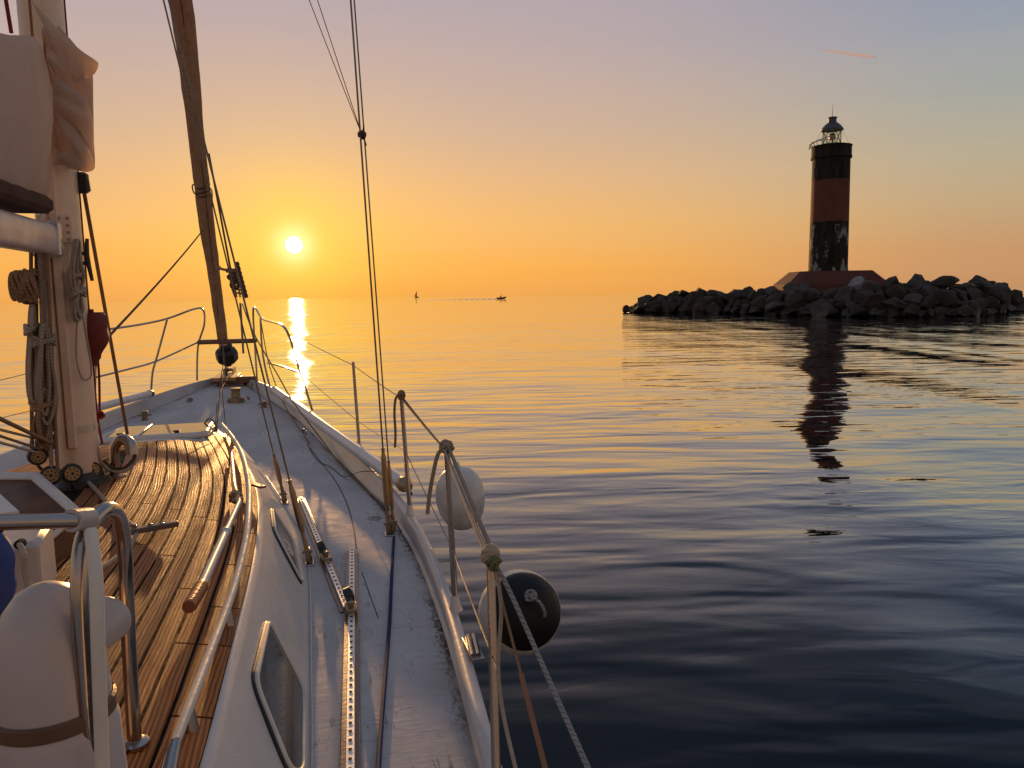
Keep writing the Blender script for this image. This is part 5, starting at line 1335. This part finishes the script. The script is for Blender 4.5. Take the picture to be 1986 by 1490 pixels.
# brick plinth: octagonal frustum
hw0, hw1 = sc_(104), sc_(75); zb0 = hgt_(551)-.6
mb = MB(); b0 = len(mb.v)
def ring(w_, z): 
    c_ = w_*.12; return [Vector((TX+.25+x, TY+y, z)) for x, y in ((-w_, -w_*.42), (-w_+c_, -w_*.6), (w_-c_, -w_*.6), (w_, -w_*.42), (w_, w_*.42), (w_-c_, w_*.6), (-w_+c_, w_*.6), (-w_, w_*.42))]
rg = [ring(hw0+.6, zb0-1.2), ring(hw0, zb0+.6), ring(hw1, TZ0-.03)]
for r_ in rg: mb.v += r_
for i in range(2):
    for k in range(8): mb.face((b0+i*8+k, b0+i*8+(k+1) % 8, b0+(i+1)*8+(k+1) % 8, b0+(i+1)*8+k))
mb.face([b0+16+k for k in range(8)])
wmesh(mb, 'plinth', 'brick', lh, LO, smooth=20)

# ------------------------------------------------------------------ distant boats, wake and contrail
bw = WP(808, 576.3, z=0) if False else None
Y = 1700.0; o_ = WP(808, 575, y=Y); o_.z = 0
e = bpy.data.objects.new('sailboat', None); COL.objects.link(e); e.location = o_; tag(e, 'tiny dark sailboat far off on the horizon left of the motorboat', 'sailboat')
mb = MB(); mb.grid([[(x, y*w_, z) for z, w_ in ((0, .5), (.8, 1.0), (1.6, 1.0))] for x, y in ((-4.6, .9), (-2, 1.5), (2, 1.5), (5, .1))]); mb.grid([[(x, -y*w_, z) for z, w_ in ((0, .5), (.8, 1.0), (1.6, 1.0))] for x, y in ((-4.6, .9), (-2, 1.5), (2, 1.5), (5, .1))]); mb.box((0, 0, 1.5), (8.6, 2.2, .2)); mb.box((-.3, 0, 1.9), (4, 1.6, .7))
mb.build('hull', 'boat_far', e)
mb = MB(); mb.tube([(0.5, 0, 1.5), (.5, 0, 15)], .12, 6, smooth=False); mb.build('mast', 'boat_far', e)
mb = MB(); mb.prism([(.4, -.05, 2.4), (-3.9, -.3, 2.6), (-2.2, -.25, 8), (.4, -.05, 14.6)], (0, .1, 0)); mb.build('mainsail', 'far_sail', e)
Y = 490.0; o_ = WP(973, 578, y=Y); o_.z = 0
e = bpy.data.objects.new('motorboat', None); COL.objects.link(e); e.location = o_; tag(e, 'small motorboat with raised bow and open canopy heading right, trailing a wake', 'motorboat')
mb = MB()
st_ = [(-2.8, 1.0, .0, .95), (-1.2, 1.15, .0, 1.0), (.8, 1.1, .05, 1.15), (2.0, .7, .3, 1.4), (2.9, .06, .9, 1.65)]
for sg in (1, -1): mb.grid([[(x, sg*w_*.5, z0-.1), (x, sg*w_, z0+.35), (x, sg*w_, z1)] for x, w_, z0, z1 in st_], flip=sg > 0)
mb.grid([[(x, -w_, z1-.05), (x, w_, z1-.05)] for x, w_, z0, z1 in st_]); mb.box((-2.75, 0, .5), (.1, 2.0, .95)); mb.build('hull', 'boat_far', e)
mb = MB(); mb.box((-.6, 0, 1.4), (.8, .8, .9), bev=.1); mb.box((-.2, 0, 1.95), (.08, .9, .5)); mb.build('console', 'boat_far', e)
mb = MB(); mb.box((-.4, 0, 2.75), (1.9, 1.5, .08)); [mb.tube([(x, y, 1.2), (x*.9-.1, y, 2.72)], .035, 5, smooth=False) for x in (-1.1, .3) for y in (-.6, .6)]; mb.build('canopy', 'boat_far', e)
mb = MB(); mb.box((-3.05, 0, .7), (.4, .4, .9), bev=.08); mb.build('outboard_motor', 'black', e)
mb = MB(); rows = []
for i in range(60):
    x = o_.x-3-i*1.0; a_ = .34*(1-i/75)*(1+.4*math.sin(i*1.7)); rows.append([(x, o_.y-1.6, -.02), (x, o_.y-.5, a_), (x, o_.y+.5, a_*.5), (x, o_.y+1.5, -.02)])
mb.grid(rows); w_ = mb.build('wake_ridge', 'water', smooth=80); tag(w_, kind='structure')
Y = 9000.0; a = WP(1590, 97, y=Y); b = WP(1699, 111.5, y=Y)
M['trail'] = cloth_mat('ice_trail', (.85, .86, 1), (.85, .88, 1), trans=.85, wr=0.0)
mb = MB(); mb.tube([a, a.lerp(b, .4), a.lerp(b, .8), b], [5.0, 15, 20, 10], 8, smooth=False)
c_ = a.lerp(b, .5); o = mb.build('contrail', 'trail', off=c_); o.location = c_; tag(o, 'thin white aircraft contrail high in the sky left above the lighthouse', 'contrail')
for o in bpy.data.objects:
    if '_b' in o: del o['_b']
